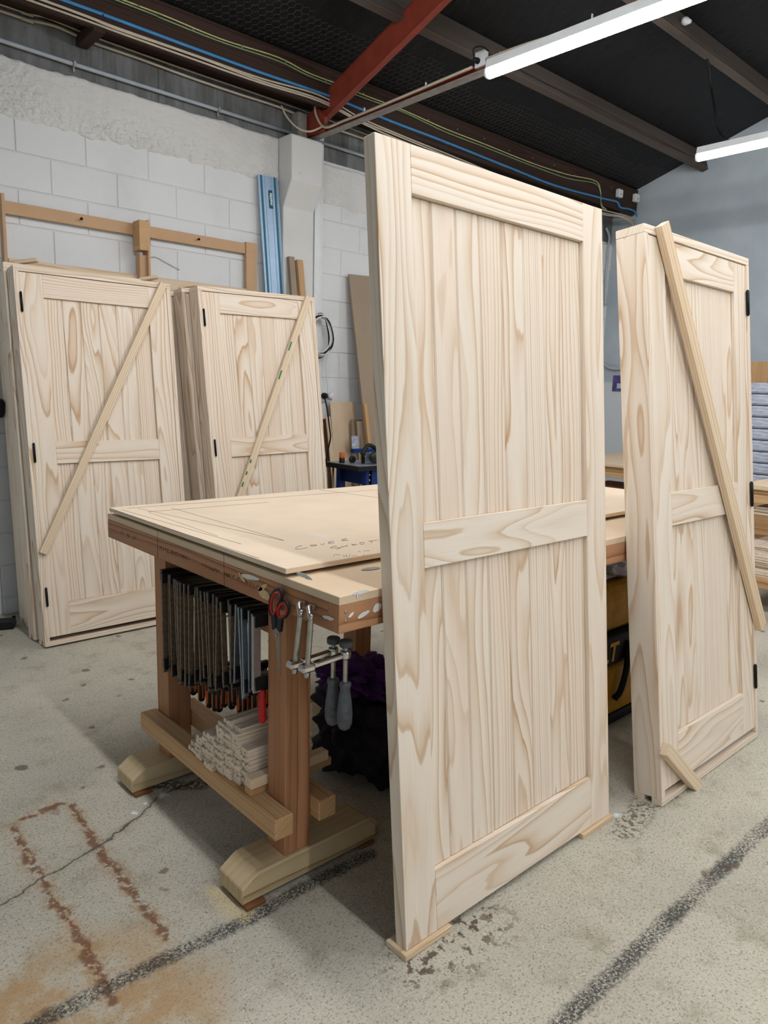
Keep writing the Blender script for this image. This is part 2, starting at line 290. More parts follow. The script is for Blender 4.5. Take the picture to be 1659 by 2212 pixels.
# floor: aggregate concrete with rust trails, worn black lines, a crack, spots and splashes
def mk_floor():
    g = G('floor_concrete', .75, 0, .3); p0 = g.pos(); xy = g.n('ShaderNodeSeparateXYZ', {0: p0}).outputs; p = g.n('ShaderNodeCombineXYZ', {0: xy[0], 1: xy[1], 2: 0.0}).outputs[0]
    big = g.noise(p, .9, 4, .55); med = g.noise(p, 7, 5, .6); fine = g.noise(p, 130, 3, .75); agg = g.voro(p, 135, 'F1', 'Color'); agv = g.n('ShaderNodeSeparateColor', {0: agg}).outputs[0]; agd = g.voro(p, 135)
    c = g.ramp(big, [(.3, srgb(174, 169, 156)), (.5, srgb(197, 192, 177)), (.72, srgb(210, 204, 187))])
    c = g.mix(g.rng(med, .5, .78, 0, .55), c, srgb(136, 128, 108))
    sp = g.math('MULTIPLY', g.rng(agd, .55, .2), g.rng(agv, .55, .95))
    c = g.mix(g.math('MULTIPLY', sp, .6), c, srgb(104, 97, 84))
    sp2 = g.math('MULTIPLY', g.rng(agd, .5, .2), g.rng(agv, .22, .02)); c = g.mix(g.math('MULTIPLY', sp2, .7), c, srgb(222, 218, 202))
    c = g.mix(g.rng(fine, .52, .64, 0, .6), c, srgb(122, 114, 98))
    wob = g.n('ShaderNodeTexNoise', {'Vector': p, 'Scale': 9.0, 'Detail': 3.0}).outputs[1]; pw = g.vm('ADD', p, g.vm('SCALE', g.vm('SUBTRACT', wob, (.5, .5, .5)), sc=.06))
    wob2 = g.n('ShaderNodeTexNoise', {'Vector': p, 'Scale': 34.0, 'Detail': 3.0}).outputs[1]; pw = g.vm('ADD', pw, g.vm('SCALE', g.vm('SUBTRACT', wob2, (.5, .5, .5)), sc=.035)); pw = g.vm('MULTIPLY', pw, (1, 1, 0))
    def dist(pts, v):
        best = None; pts = [onZ(a, b, 0) for a, b in pts]
        for a, b in zip(pts, pts[1:]):
            ab = b - a; l2 = ab.length_squared
            pa = g.vm('SUBTRACT', v, tuple(a)); t = g.math('MULTIPLY', g.vm('DOT_PRODUCT', pa, tuple(ab), 1), 1 / l2, clamp=True)
            d = g.vm('LENGTH', g.vm('SUBTRACT', pa, g.vm('SCALE', tuple(ab), sc=t)), out=1)
            best = d if best is None else g.math('MINIMUM', best, d)
        return best
    # wide dark shading of old oil, beside the worn line under the bench
    # ochre patches
    oc = g.math('MULTIPLY', g.rng(dist([(30, 2170), (230, 2120), (330, 2200)], pw), .30, .05), g.rng(g.noise(p, 5, 4, .65), .36, .6))
    oc2 = g.rng(dist([(150, 2060), (280, 2030), (330, 2090)], pw), .10, .0); oc = g.math('MAXIMUM', oc, g.math('MULTIPLY', oc2, .7))
    c = g.mix(g.math('MULTIPLY', oc, .75), c, srgb(176, 138, 88))
    spk = g.rng(g.noise(p, 120, 3, .75), .42, .56)
    # rust trails
    r1 = dist([(25, 1790), (75, 1875), (122, 1945), (158, 2010), (190, 2065), (225, 2120), (250, 2160)], pw); r2 = dist([(160, 1742), (190, 1795), (232, 1862), (275, 1915), (318, 1962), (360, 2028)], pw); r3 = dist([(50, 1770), (90, 1752), (135, 1738)], pw)
    blot = g.rng(g.noise(p, 16, 3, .6), .3, .62, .3, 1.35)
    rr = g.math('MINIMUM', g.math('MINIMUM', r1, r2), r3)
    halo = g.math('MULTIPLY', g.rng(rr, .055, .01), g.rng(g.noise(p, 26, 4, .65), .42, .62)); c = g.mix(g.math('MULTIPLY', halo, .6), c, srgb(172, 132, 84))
    core = g.math('MULTIPLY', g.rng(g.math('DIVIDE', rr, blot), .020, .006), g.rng(g.noise(p, 34, 3, .65), .39, .5)); c = g.mix(g.math('MULTIPLY', core, .88), c, srgb(120, 80, 54))
    # worn black lines
    wob3 = g.n('ShaderNodeTexNoise', {'Vector': p, 'Scale': 70.0, 'Detail': 2.0}).outputs[1]; pl_ = g.vm('MULTIPLY', g.vm('ADD', p, g.vm('SCALE', g.vm('SUBTRACT', wob3, (.5, .5, .5)), sc=.03)), (1, 1, 0))
    bl = g.math('MINIMUM', dist([(-500, 2480), (30, 2240), (110, 2195), (400, 2050), (540, 1985), (640, 1925), (800, 1845)], pl_), dist([(800, 2640), (1185, 2240), (1400, 2030), (1640, 1800), (1750, 1700)], pl_))
    c = g.mix(g.math('MULTIPLY', g.math('MULTIPLY', g.rng(bl, .036, .012), g.rng(g.math('ADD', g.noise(p, 120, 4, .8), g.math('MULTIPLY', g.math('SUBTRACT', g.noise(p, 5, 2, .5), .5), .3)), .40, .54)), .92), c, srgb(50, 53, 55))
    # crack
    ck = dist([(-60, 1990), (0, 1957), (100, 1893), (150, 1862), (210, 1832), (262, 1795), (305, 1762), (345, 1722), (400, 1700), (450, 1672)], pw)
    c = g.mix(g.rng(ck, .006, .0018, 0, .85), c, srgb(62, 56, 46)); c = g.mix(g.rng(ck, .03, .004, 0, .25), c, srgb(120, 106, 86))
    # oil and rust spots
    vd = g.voro(pw, 9); vc = g.n('ShaderNodeSeparateColor', {0: g.voro(pw, 9, 'F1', 'Color')}).outputs
    spot = g.math('MULTIPLY', g.rng(vd, .20, .12), g.rng(vc[0], .66, .68)); c = g.mix(g.math('MULTIPLY', spot, .7), c, g.mix(vc[1], srgb(66, 58, 50), srgb(120, 84, 58)))
    cl = g.math('MULTIPLY', g.rng(dist([(905, 2080), (970, 2040), (1040, 1990)], p), .16, .02), g.rng(g.noise(p, 30, 3, .65), .52, .6)); c = g.mix(g.math('MULTIPLY', cl, .85), c, srgb(74, 52, 42))
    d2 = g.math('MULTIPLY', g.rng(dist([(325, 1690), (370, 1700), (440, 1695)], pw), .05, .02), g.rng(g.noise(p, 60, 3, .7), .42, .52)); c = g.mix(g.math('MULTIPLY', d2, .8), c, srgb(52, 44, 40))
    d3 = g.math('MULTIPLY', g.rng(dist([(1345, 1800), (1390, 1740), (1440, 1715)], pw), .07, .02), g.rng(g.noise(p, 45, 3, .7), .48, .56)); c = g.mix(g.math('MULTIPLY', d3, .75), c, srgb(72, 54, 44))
    # paint splashes
    for a in ((355, 1720), (287, 1759), (315, 1737), (1335, 1760), (1050, 1878)):
        q = onZ(*a, 0); sd = g.vm('LENGTH', g.vm('SUBTRACT', pw, tuple(q)), out=1); c = g.mix(g.rng(sd, .022 if a[0] in (355, 1335) else .011, .008), c, srgb(226, 232, 236))
    # sawdust at the trestle foot
    sw = g.math('MULTIPLY', g.rng(dist([(470, 1930), (500, 1960), (525, 1975)], pw), .05, .01), g.rng(g.noise(p, 200, 2, .7), .44, .56)); c = g.mix(sw, c, srgb(214, 192, 140))
    g.col(c); h = g.math('ADD', g.math('MULTIPLY', g.rng(agd, .0, .5), .4), g.math('MULTIPLY', fine, .5)); g.bump(h, .45, .004); g.rough(g.rng(med, .3, .8, .62, .85)); return g.m
FLOORM = mk_floor()

# ================================================================== the setting
WY, WX = 5.0, 8.1                      # block wall plane, far wall plane
RZ, RS = 3.885, 0.325                  # roof underside height at Y = 4.7 and its pitch
def roof(y): return RZ + RS * (4.7 - y)
RN = Vector((0, RS, 1)).normalized()   # roof normal (up)
RDIR = Vector((0, -1, RS)).normalized()
fl = obj('floor', mesh('floor', [(-3, -7, 0), (8.3, -7, 0), (8.3, 5.2, 0), (-3, 5.2, 0), (-3, -7, -.15), (8.3, -7, -.15), (8.3, 5.2, -.15), (-3, 5.2, -.15)],
    [(0, 1, 2, 3), (7, 6, 5, 4), (0, 4, 5, 1), (1, 5, 6, 2), (2, 6, 7, 3), (3, 7, 4, 0)]), FLOORM); tag(fl, 'speckled grey concrete floor with rust trails and worn black lines', 'floor', kind='structure')
def boxmesh(lo, hi):
    me = box_me(hi[0] - lo[0], hi[1] - lo[1], hi[2] - lo[2], 0, (lo, hi)).copy(); me.transform(T_([(a + b) / 2 for a, b in zip(lo, hi)])); return me
# block wall: recessed painted mortar backing, single blocks proud of it
wl = obj('wall_left', boxmesh((-3, 5.0035, 0), (8.3, 5.2, 3.32)), MORTAR); tag(wl, 'white painted concrete block wall behind the cabinets', 'wall', kind='structure')
CH, BL = .2115, .4195
rows = [2.865 - CH * k for k in range(14)]      # bottom of each course
for ri, z0 in enumerate([2.865] + rows[1:] ):
    top = 3.085 if ri == 0 else z0 + CH
    xo = 1.446 if ri % 2 == 0 else 1.6455
    k0 = math.floor((.55 - xo) / BL); k = k0
    while xo + k * BL < WX:
        a = xo + k * BL + .004; b = min(a + BL - .008, WX)
        if b - a > .03:
            me = box_me(b - a, .03, top - z0 - .008, .003)
            obj('concrete_block', me, BLOCKW, wl, T_(((a + b) / 2, 5.013 + random.uniform(-.0015, .0015), (z0 + top) / 2 + .001)), col=wc())
        k += 1
z0 = 0.0; k = math.floor((.55 - 1.446) / BL)
while 1.6455 + k * BL < WX:
    a = 1.6455 + k * BL + .005; b = min(a + BL - .01, WX); obj('concrete_block', box_me(b - a, .03, rows[-1] - .012, .0035), BLOCKW, wl, T_(((a + b) / 2, 5.013, rows[-1] / 2 - .003))); k += 1
# rough plaster band with a ragged lower edge, modelled as a relief grid
def relief(x0, x1, z0, z1, nx, nz, y0, amp, seed, lowrag=.0, toprag=0.):
    V = []; F = []
    for j in range(nz + 1):
        for i in range(nx + 1):
            u = i / nx; v = j / nz; x = x0 + (x1 - x0) * u
            zl = z0 + lowrag * (mnoise.noise(Vector((x * 5, seed, 0))) + .5 * mnoise.noise(Vector((x * 17, seed, 3)))); zt = z1 + toprag * (mnoise.noise(Vector((x * 4, seed, 9))) + .5 * mnoise.noise(Vector((x * 19, seed, 5))))
            z = zl + (zt - zl) * v
            low = max(0, 1 - v * 1.6); wgt = .25 + .75 * max(0, min(1, (mnoise.noise(Vector((x * 1.7, z * 3, seed))) + .25) * 1.6)) * (.35 + low)
            h = mnoise.fractal(Vector((x * 24, z * 30, seed)), .55, 2.2, 5) * amp * wgt; h += max(0, mnoise.noise(Vector((x * 75, z * 95, seed + 4))) - .15) * .016 * max(0, wgt - .3)
            e = min(v, 1 - v); pr = min(1, e / .05) ** .5
            V.append((x, y0 - .012 * pr - h * pr, z))
    for j in range(nz):
        for i in range(nx): a = j * (nx + 1) + i; F.append((a, a + 1, a + nx + 2, a + nx + 1))
    return mesh('relief', V, F, True)
for x0, x1, s in ((.6, 3.33, 1.0), (3.66, 8.1, 2.0)):
    o = obj('plaster_band', relief(x0, x1, 3.055 if s == 1 else 2.99, 3.385 if s == 1 else 3.30, int((x1 - x0) * 190), 84, 5.0, .014, s, .03, .012), PLASTER, wl)
o = obj('concrete_beam', boxmesh((-3, 5.006, 3.32), (8.1, 5.2, 3.66)), CONC, wl)
# pilaster with a stepped-out corbel head
pil = obj('pilaster', prism_me([(5.05, 0), (4.925, 0), (4.925, 2.88), (4.815, 3.06), (4.815, 3.375), (4.83, 3.385), (5.05, 3.385)], 3.335, 3.625, 'yz'), PILW, wl)
bv = pil.modifiers.new('bevel', 'BEVEL'); bv.width = .006; bv.segments = 1
# far wall with a raking top
wr = obj('wall_right', prism_me([(5.2, 0), (5.2, roof(5.2) + .02), (-3.2, roof(-3.2) + .02), (-3.2, 0)], 8.1, 8.3, 'yz'), GREYWALL); tag(wr, 'grey blue painted end wall under the sloping roof', 'wall', kind='structure')
wn = obj('wall_unseen', boxmesh((-3.0, -7.0, 0), (-2.85, 5.2, 6.2)), GREYWALL); tag(wn, 'unseen grey side wall added to shade the left-facing sides', 'wall', kind='structure')  # unseen wall, added to keep light off the left-facing sides
# ceiling: boarding, overlapping lengths of black paper, purlins, wall plate, netting
y0, y1 = 5.2, -3.2
def slope_box(x0, x1, ya, yb, off, th):
    V = []
    for x in (x0, x1):
        for y in (ya, yb):
            for t in (off, off + th): V.append((x, y, roof(y) + t))
    return mesh('slope', V, [(0, 1, 3, 2), (4, 6, 7, 5), (0, 4, 5, 1), (2, 3, 7, 6), (0, 2, 6, 4), (1, 5, 7, 3)])
ce = obj('ceiling', slope_box(-3, 8.3, y0, y1, .02, .05), DARKW); tag(ce, 'sloping roof lined with wrinkled black paper', 'ceiling', kind='structure')
seams = [-3, -1.6, -.35, 1.1, 2.6, 4.17, 5.82, 7.39, 8.1]
for i, (a, b) in enumerate(zip(seams, seams[1:])):
    nx, ny = 26, 60; V = []; F = []
    for j in range(ny + 1):
        for q in range(nx + 1):
            x = a - .04 + (b + .015 - a + .04) * q / nx; y = y0 - .05 + (y1 - y0 + .1) * j / ny
            V.append((x, y, roof(y) + .012 - .010 * (q / nx) + .004 * mnoise.noise(Vector((x * 4, y * 3, i * 3.0)))))
    for j in range(ny):
        for q in range(nx): k = j * (nx + 1) + q; F.append((k, k + nx + 1, k + nx + 2, k + 1))
    obj('roofing_paper', mesh('paper', V, F, True), PAPER, ce)
for y in (3.98, 3.10, 2.22, 1.34, .46, -.42, -1.3, -2.18):
    c = Vector((3.3, y, roof(y))) - RN * .098; stick('purlin', c - Vector((6.1, 0, 0)), c + Vector((4.82, 0, 0)), .062, .19, RN, GREYW, ce, col=wc(.2, .6))
slab('wall_plate', (-2.8, 4.70, 3.623), (8.1, 4.745, 3.87), DARKW, ce, axis='x', nrm=(0, -1, 0), col=(.31, .35, .3, 1))
slab('plate_soffit', (-2.8, 4.746, 3.66), (8.1, 5.19, 3.70), DARKW, ce, axis='x', nrm=(0, 0, 1), col=(.7, .3, .9, 1))
slab('ledger', (-2.8, 4.70, 3.585), (8.05, 4.735, 3.622), DARKW, ce, axis='x', nrm=(0, -1, 0), col=(.55, .35, .2, 1))
slab('cleat', (1.83, 4.70, 3.565), (1.90, 4.99, 3.625), DARKW, ce, axis='y', nrm=(-1, 0, 0), col=(.2, .3, .1, 1))
# hexagonal wire netting under the paper along the eaves
def netting():
    V = []; F = []; s = .032; rr = .0011
    def edge(p, q):
        d = (q - p).normalized(); u = d.cross(RN).normalized() * rr; v = RN * rr; b = len(V)
        for e in (p, q): V.extend([e + u, e - u * .5 + v * .9, e - u * .5 - v * .9])
        F.extend([(b, b + 1, b + 4, b + 3), (b + 1, b + 2, b + 5, b + 4), (b + 2, b, b + 3, b + 5)])
    def P(x, v):
        y = 4.69 - v * .95; sag = .010 + .006 * mnoise.noise(Vector((x * 2, v * 4, 1))); jx = .006 * mnoise.noise(Vector((x * 9, v * 9, 4))); jv = .006 * mnoise.noise(Vector((x * 9, v * 9, 8)))
        return Vector((x + jx, y + jv, roof(y) - sag))
    nx = int(6.2 / (s * 1.732)); 
    for i in range(nx):
        x = 1.9 + i * s * 1.732; 
        for j in range(11):
            lim = .34 + .16 * mnoise.noise(Vector((x * 1.3, 0, 2))); v0 = j * 1.5 * s; xo = x + (s * .866 if j % 2 else 0)
            if v0 > lim: break
            a = P(xo, v0); b = P(xo, v0 + s); edge(a, b)
            edge(b, P(xo + s * .866, v0 + 1.5 * s)); edge(b, P(xo - s * .866, v0 + 1.5 * s))
    return mesh('net', V, F)
tag(obj('wire_netting', netting(), WIREM, ce), kind='stuff')
# steel truss bearing on the pilaster
TX = 3.61
tr = empty('roof_truss', (TX, 4.85, 3.39), 'red oxide steel roof truss bearing on the pilaster head', 'truss')
ra = Vector((TX, 4.86, 3.50)); rb = ra + RDIR * 7.0
def angle_rafter():
    L = 7.0; w = .052
    return join_me([(box_me(L, .052, .012, .002), T_((L / 2, 0, 0))), (box_me(L, .012, .17, .002), T_((L / 2, .020, .085))), (box_me(L, .012, .17, .002), T_((L / 2, -.020, .085))), (box_me(L, .052, .01, .002), T_((L / 2, 0, .168)))])
obj('rafter', angle_rafter(), RED, tr, basis(ra, RDIR, RN), col=wc())
obj('tie_web', boxmesh((TX - .004, -2.2, 3.425), (TX + .004, 4.93, 3.478)), RED, tr)
obj('tie_flange', boxmesh((TX - .036, -2.2, 3.417), (TX + .030, 4.93, 3.4245)), STEELG, tr)
obj('end_plate', prism_me([(4.93, 3.427), (4.72, 3.427), (4.70, 3.52), (4.80, 3.62), (4.93, 3.58)], TX - .06, TX - .028, 'yz'), RED, tr)
obj('bearing_post', boxmesh((TX - .16, 4.90, 3.386), (TX - .08, 4.99, 3.58)), STEELG, tr)
for k in range(8):
    y = 4.3 - k * .62; obj('tie_clip', box_me(.012, .006, .03, .001), WHITEP, tr, T_((TX - .006, y, 3.483)))
# ------------------------------------------------------------------ lamps
def batten(name, p, length, dirv, label, group='fluorescent battens'):
    d = Vector(dirv).normalized(); a = Vector(p); c = a + d * length / 2
    e = empty(name, T_(c), label, 'light', group)
    obj('housing', prism_me([(-.03, .012), (.03, .012), (.022, .062), (-.022, .062)], -length / 2, length / 2, 'yz'), WHITEM, e, basis(c, d, (0, 0, 1)))
    V = []
    prof = [(.030, .011), (.030, -.012), (.024, -.028), (.012, -.036), (-.012, -.036), (-.024, -.028), (-.030, -.012), (-.030, .011)]
    obj('diffuser_tube', smooth(prism_me(prof, -length / 2 + .012, length / 2 - .012, 'yz')), TUBE, e, basis(c, d, (0, 0, 1)))
    for s in (-1, 1): obj('end_cap', prism_me([(x * 1.05, z * 1.02) for x, z in prof] , s * length / 2 - .006, s * length / 2 + .006, 'yz'), WHITEM, e, basis(c, d, (0, 0, 1)))
    return e
l1 = onX(1055, 156, TX - .055)
batten('fluorescent_light', l1, 1.55, (0, -1, -.012), 'long glowing fluorescent light fixed beside the red truss tie')
l2 = onZ(1507, 338, 3.36)
batten('fluorescent_light', l2, 1.55, (0, -1, 0), 'glowing fluorescent light hung on a cord near the grey end wall')
# socket and plug at the lamp end, hanging cord of the far lamp, small white reflector on the purlin
so = empty('lamp_socket', onX(1040, 128, TX - .02), 'white socket with a black plug on the truss tie beside the lamp end', 'socket')
q = onX(1040, 128, TX - .02); obj('backbox', box_me(.03, .085, .09, .004), WHITEP, so, T_(q)); obj('plug', lathe_me([(.016, 0), (.018, .01), (.015, .03), (.008, .045)], 12), BLACKP, so, T_(q + Vector((-.012, .012, -.012))) @ R_(-math.pi / 2, 'Y'))
obj('lead', tube_me(catmull([q + Vector((-.05, .012, -.012)), q + Vector((-.085, -.01, .03)), q + Vector((-.07, -.06, .03)), q + Vector((-.05, -.10, .0))]), .005), CABK, so)
tag(obj('hanging_cable', tube_me(catmull([onY(1518, 60, 3.1), onY(1505, 105, 3.07), onY(1528, 130, 3.06), onY(1536, 185, 3.06), onY(1545, 240, 2.98), onY(1552, 280, 2.93), onY(1572, 303, 2.8), onY(1620, 308, 2.6)]), .009), CABK), 'black cable drooping from the purlin to the far lamp', 'cable')
for k in (.9,): 
    o = tag(obj('lamp_chain', tube_me([l2 + Vector((0, -.1 - k, .05)), Vector((l2.x + .02, l2.y - .1 - k, roof(l2.y - .1 - k) - .01))], .002, 5), NAILM), ('thin chain at the left end of the far lamp' if k == 0 else 'thin chain further along the far lamp'), 'chain')
rf = onY(1475, 45, 3.03); tag(obj('purlin_sensor', lathe_me([(.0, 0), (.026, .002), (.03, .03), (.018, .055), (.012, .07)], 16), WHITEP, M=T_(rf) @ R_(math.pi * .62, 'X')), 'small white cone sensor on the purlin above the lamp', 'sensor')
# ------------------------------------------------------------------ cables, conduit, clips
def cable(name, pts, plane, r, mat, label, n=6, jit=0.0):
    P = [onY(a, b, plane) for a, b in pts]
    if pts[0][0] < 300: P = [P[0] + Vector((-2.2, 0, 0))] + P      # runs on along the wall past the view
    return tag(obj(name, tube_me(catmull(P, n), r, 6), mat), label, 'cable')
PY = 4.692
blue = [(128, -3), (240, 38), (420, 105), (560, 156), (640, 183), (712, 208), (790, 240), (860, 268), (960, 306), (1100, 362), (1200, 401), (1300, 428), (1332, 436), (1340, 448), (1360, 452), (1375, 462), (1376, 490)]
cable('blue_cable', blue, PY, .011, BLUEC, 'thick blue cable clipped along the roof wall plate')
for k, dy in enumerate((0, 5, 10)):
    pts = [(80, -6), (250, 58), (420, 117), (560, 167), (690, 207), (780, 255), (860, 290), (1000, 345), (1100, 388), (1200, 424), (1300, 452), (1345, 462), (1372, 476)]
    cable('beige_cable', [(a, b + dy + random.uniform(-2.5, 2.5)) for a, b in pts], PY - .004, .0065, BEIGE, 'beige cable run below the blue cable, %s of three' % ('upper', 'middle', 'lower')[k])
for k, dy in enumerate((0, 6)):
    pts = [(255, -3), (350, 33), (480, 84), (600, 124), (665, 158), (735, 185), (790, 208), (870, 237), (960, 277), (1050, 312), (1150, 352), (1225, 378), (1285, 390), (1297, 412), (1299, 440), (1310, 452)]
    cable('earth_cable', [(a, b + dy + random.uniform(-1.5, 1.5)) for a, b in pts], PY - .002, .005, YELC if k == 0 else GRNC, '%s earth cable along the top of the wall plate' % ('yellow', 'green')[k])
for k, dy in enumerate((0, 13)):
    pts = [(-5, 22), (45, 40), (95, 50), (130, 62), (200, 92), (300, 127), (420, 170), (520, 205), (600, 231), (680, 262), (780, 298), (860, 330)]
    cable('eaves_cable', [(a, b - dy + random.uniform(-1.5, 1.5)) for a, b in pts], 4.975, .009 if k == 0 else .006, BEIGE, '%s beige cable running along the top of the concrete beam' % ('lower', 'upper')[k])
loop = [(690, 207), (680, 225), (682, 250), (700, 272), (690, 284), (660, 284), (635, 265), (615, 240), (608, 226), (622, 222), (650, 232)]
tag(obj('cable_loop', tube_me(catmull([onX(690, 207, TX - .07), onX(681, 228, TX - .075), onX(684, 252, TX - .075), onX(702, 275, TX - .07), onX(740, 262, TX - .05), onX(800, 238, TX - .05), onX(900, 196, TX - .05), onX(1020, 145, TX - .05)]), .009, 6), BEIGE), 'beige cable looped round the truss foot and along the tie', 'cable')
tag(obj('cable_loop', tube_me(catmull([onY(608, 228, 4.9), onY(618, 250, 4.85), onY(640, 274, 4.8), onY(668, 284, 4.75), onY(700, 272, 4.72)]), .007, 6), BEIGE), 'beige cable sagging over the pilaster head to the truss', 'cable')
tag(obj('lamp_wiring', tube_me(catmull([onX(1050, 128, TX - .03), onX(1130, 98, TX - .03), onX(1250, 60, TX - .03), onX(1400, 5, TX - .03), onX(1500, -32, TX - .03)]), .009, 6), BEIGE), 'beige cables running on top of the long lamp', 'cable')
cd = empty('conduit_run', onY(300, 184, 4.975), 'grey plastic conduit along the block wall left of the pilaster', 'conduit')
obj('pipe', tube_me([onY(-8, 84, 4.975) + Vector((-2.2, 0, 0)), onY(-8, 84, 4.975), onY(160, 139, 4.975), onY(400, 215, 4.975), onY(628, 287, 4.975)], .0125, 10), CONDUIT, cd)
for a, b in ((160, 139), (472, 238)): q = onY(a, b, 4.975); obj('saddle', box_me(.02, .034, .034, .003), NAILM, cd, T_(q)); obj('saddle_tab', box_me(.012, .01, .03, .002), NAILM, cd, T_(q + Vector((0, .01, -.028))))
cd2 = empty('conduit_run', onY(750, 322, 4.975), 'grey plastic conduit continuing on the wall right of the pilaster', 'conduit'); obj('pipe', tube_me([Vector((3.64, 4.975, 3.44)), Vector((5.6, 4.975, 3.43))], .0125, 10), CONDUIT, cd2)
vt = empty('cable_trunking', (3.70, 4.97, 0), 'white vertical cable trunking on the wall beside the pilaster', 'trunking')
obj('trunking_body', boxmesh((3.665, 4.965, 0.3), (3.715, 5.0, 3.55)), WHITEM, vt); obj('trunking_lid', boxmesh((3.720, 4.972, .3), (3.752, 5.0, 3.52)), WHITEP, vt)
for k in range(17):
    x = 1.75 + k * .36; z = 3.775 + .012 * math.sin(k * 2.1)
    o = obj('plate_nail', join_me([(lathe_me([(.0016, 0), (.0016, .018)], 5), Matrix.Identity(4)), (lathe_me([(.007, 0), (.007, .002)], 8), T_((0, 0, .018)))]), NAILM, ce, T_((x, 4.70, z)) @ R_(math.pi / 2, 'X'))
for nm, a, lab in (('junction_box', (1338, 418), 'white junction box on the wall plate near the far corner'), ('junction_box', (1374, 428), 'white junction box right at the far corner under the roof')):
    q = onY(*a, 4.672); e = empty(nm, q, lab, 'junction box'); obj('box_body', box_me(.09, .045, .085, .006), WHITEP, e, T_(q)); obj('knockout', box_me(.03, .004, .02, .001), CONDUIT, e, T_(q + Vector((0, -.023, -.01))))
cable('corner_pipe', [(1309, 492), (1316, 512), (1313, 540), (1309, 600), (1308, 660)], 4.975, .016, CONDUIT, 'grey pipe bending down the wall behind the big door')

# ================================================================== doors and cabinets
def lean(p, ang, roll=0.0): return T_(Vector(p)) @ R_(roll, 'Y') @ R_(-ang, 'X')
def panel_boards(root, xs, z0, z1, y0, y1, gs=None):
    for i, (a, b) in enumerate(zip(xs, xs[1:])):
        slab('panel_board', (a + .0005, y0, z0), (b - .0005, y1, z1), PINE, root, True, 'z', (0, -1, 0), wc(None if gs is None else gs[i % len(gs)]), .0048)
# the big loose door in the foreground, leaning on the bench edge
D = empty('panel_door', lean((1.228, 1.217, .02), math.atan2(.209, 2.098)), 'large unfinished pine panel door leaning upright against the bench, in front', 'door')
DT = .042
for nm, lo, hi, ax, c in (('stile', (0, 0, 0), (.1195, DT, 2.108), 'z', (.137, .92, .25, 1)), ('stile', (.8955, 0, 0), (1.010, DT, 2.108), 'z', (.412, .55, .6, 1)),
        ('top_rail', (.120, 0, 1.987), (.895, DT, 2.108), 'x', (.63, .32, .3, 1)), ('bottom_rail', (.120, 0, 0), (.895, DT, .175), 'x', (.774, .8, .35, 1)),
        ('mid_rail', (.120, 0, 1.022), (.895, .0115, 1.143), 'x', (.367, 1.0, .15, 1)), ('mid_rail', (.120, .0305, 1.022), (.895, DT, 1.143), 'x', (.9, .5, .2, 1))):
    slab(nm, lo, hi, PINE, D, True, ax, (0, -1, 0), c, .0012)
panel_boards(D, [.118, .201, .297, .394, .493, .594, .692, .792, .897], .174, 1.988, .015, .032, [.85, .8, .5, .3, .85, .1, .9, .45])
for lab, lo, hi in (('thin pine packer under the near corner of the big door', (1.215, 1.205, 0), (1.395, 1.285, .0185)), ('thin pine packer under the far corner of the big door', (2.055, 1.205, 0), (2.245, 1.285, .0185))):
    tag(slab('packer', lo, hi, PINE2, axis='x', nrm=(0, 0, 1), col=wc(.5, .9)), lab, 'packer', 'packers under the big door')
# framed door cabinets
HB = lathe_me([(.0, -.056), (.0045, -.055), (.005, -.051), (.0068, -.050), (.0068, .050), (.005, .051), (.0045, .055), (.0, .056)], 10)
def frame_parts(e, W=.895, H=2.12, Dp=.112, tone=None):
    for nm, lo, hi, ax in (('jamb', (0, 0, .0262), (.027, Dp, H - .0305), 'z'), ('jamb', (W - .027, 0, .0262), (W, Dp, H - .0305), 'z'), ('head', (0, 0, H - .030), (W, Dp, H), 'x')):
        slab(nm, lo, hi, PINE, e, True, ax, ((-1 if lo[0] < .1 else 1), 0, 0) if ax == 'z' else (0, -1, 0), wc(.85 if ax == 'z' else .25, tone))
    slab('sill', (0, 0, 0), (W, .042, .026), PINE, e, True, 'x', (0, 0, 1), wc(.4, tone)); slab('sill', (0, .072, 0), (W, Dp, .026), PINE, e, True, 'x', (0, 0, 1), wc(.4, tone))
def cabinet(M, label, hinge='L', W=.895, H=2.12, Dp=.112, gs=None, tones=None, group='framed pine doors'):
    e = empty('framed_door', M, label, 'door', group); frame_parts(e, W, H, Dp)
    a, b = .0285, W - .0285; s1, s2 = a + .120, b - .120; L0, L1 = .05, H - .034; y0, y1 = .004, .040
    G_ = gs or [.85, .45, .3, .6, .5]
    lf = empty('door_leaf', Matrix.Identity(4)); FR.pop(lf); lf.parent = e; FR[lf] = FR[e]
    for nm, lo, hi, ax, gg in (('stile', (a, y0, L0), (s1 - .0004, y1, L1), 'z', G_[0]), ('stile', (s2 + .0004, y0, L0), (b, y1, L1), 'z', G_[1]), ('top_rail', (s1, y0, 1.964), (s2, y1, L1), 'x', G_[2]), ('bottom_rail', (s1, y0, L0), (s2, y1, .236), 'x', G_[3]), ('mid_rail', (s1, y0, 1.036), (s2, y0 + .0115, 1.161), 'x', G_[4])):
        slab(nm, lo, hi, PINE, lf, True, ax, (0, -1, 0), wc(gg), .0012)
    xs = [s1 - .002 + (s2 - s1 + .004) * i / 6 for i in range(7)]
    panel_boards(lf, xs, .234, 1.966, y0 + .015, y0 + .032)
    hx = .0285 if hinge == 'L' else W - .0285
    for z in (.285, 1.102, 1.928):
        h = obj('hinge', HB, BLACKM, e, T_((hx, -.004, z)), True)
        obj('hinge_leaf', box_me(.012, .003, .098, .0005), BLACKM, h, T_((0, .0035, 0)), True)
    return e
ANG = math.atan2(.229, 2.123)
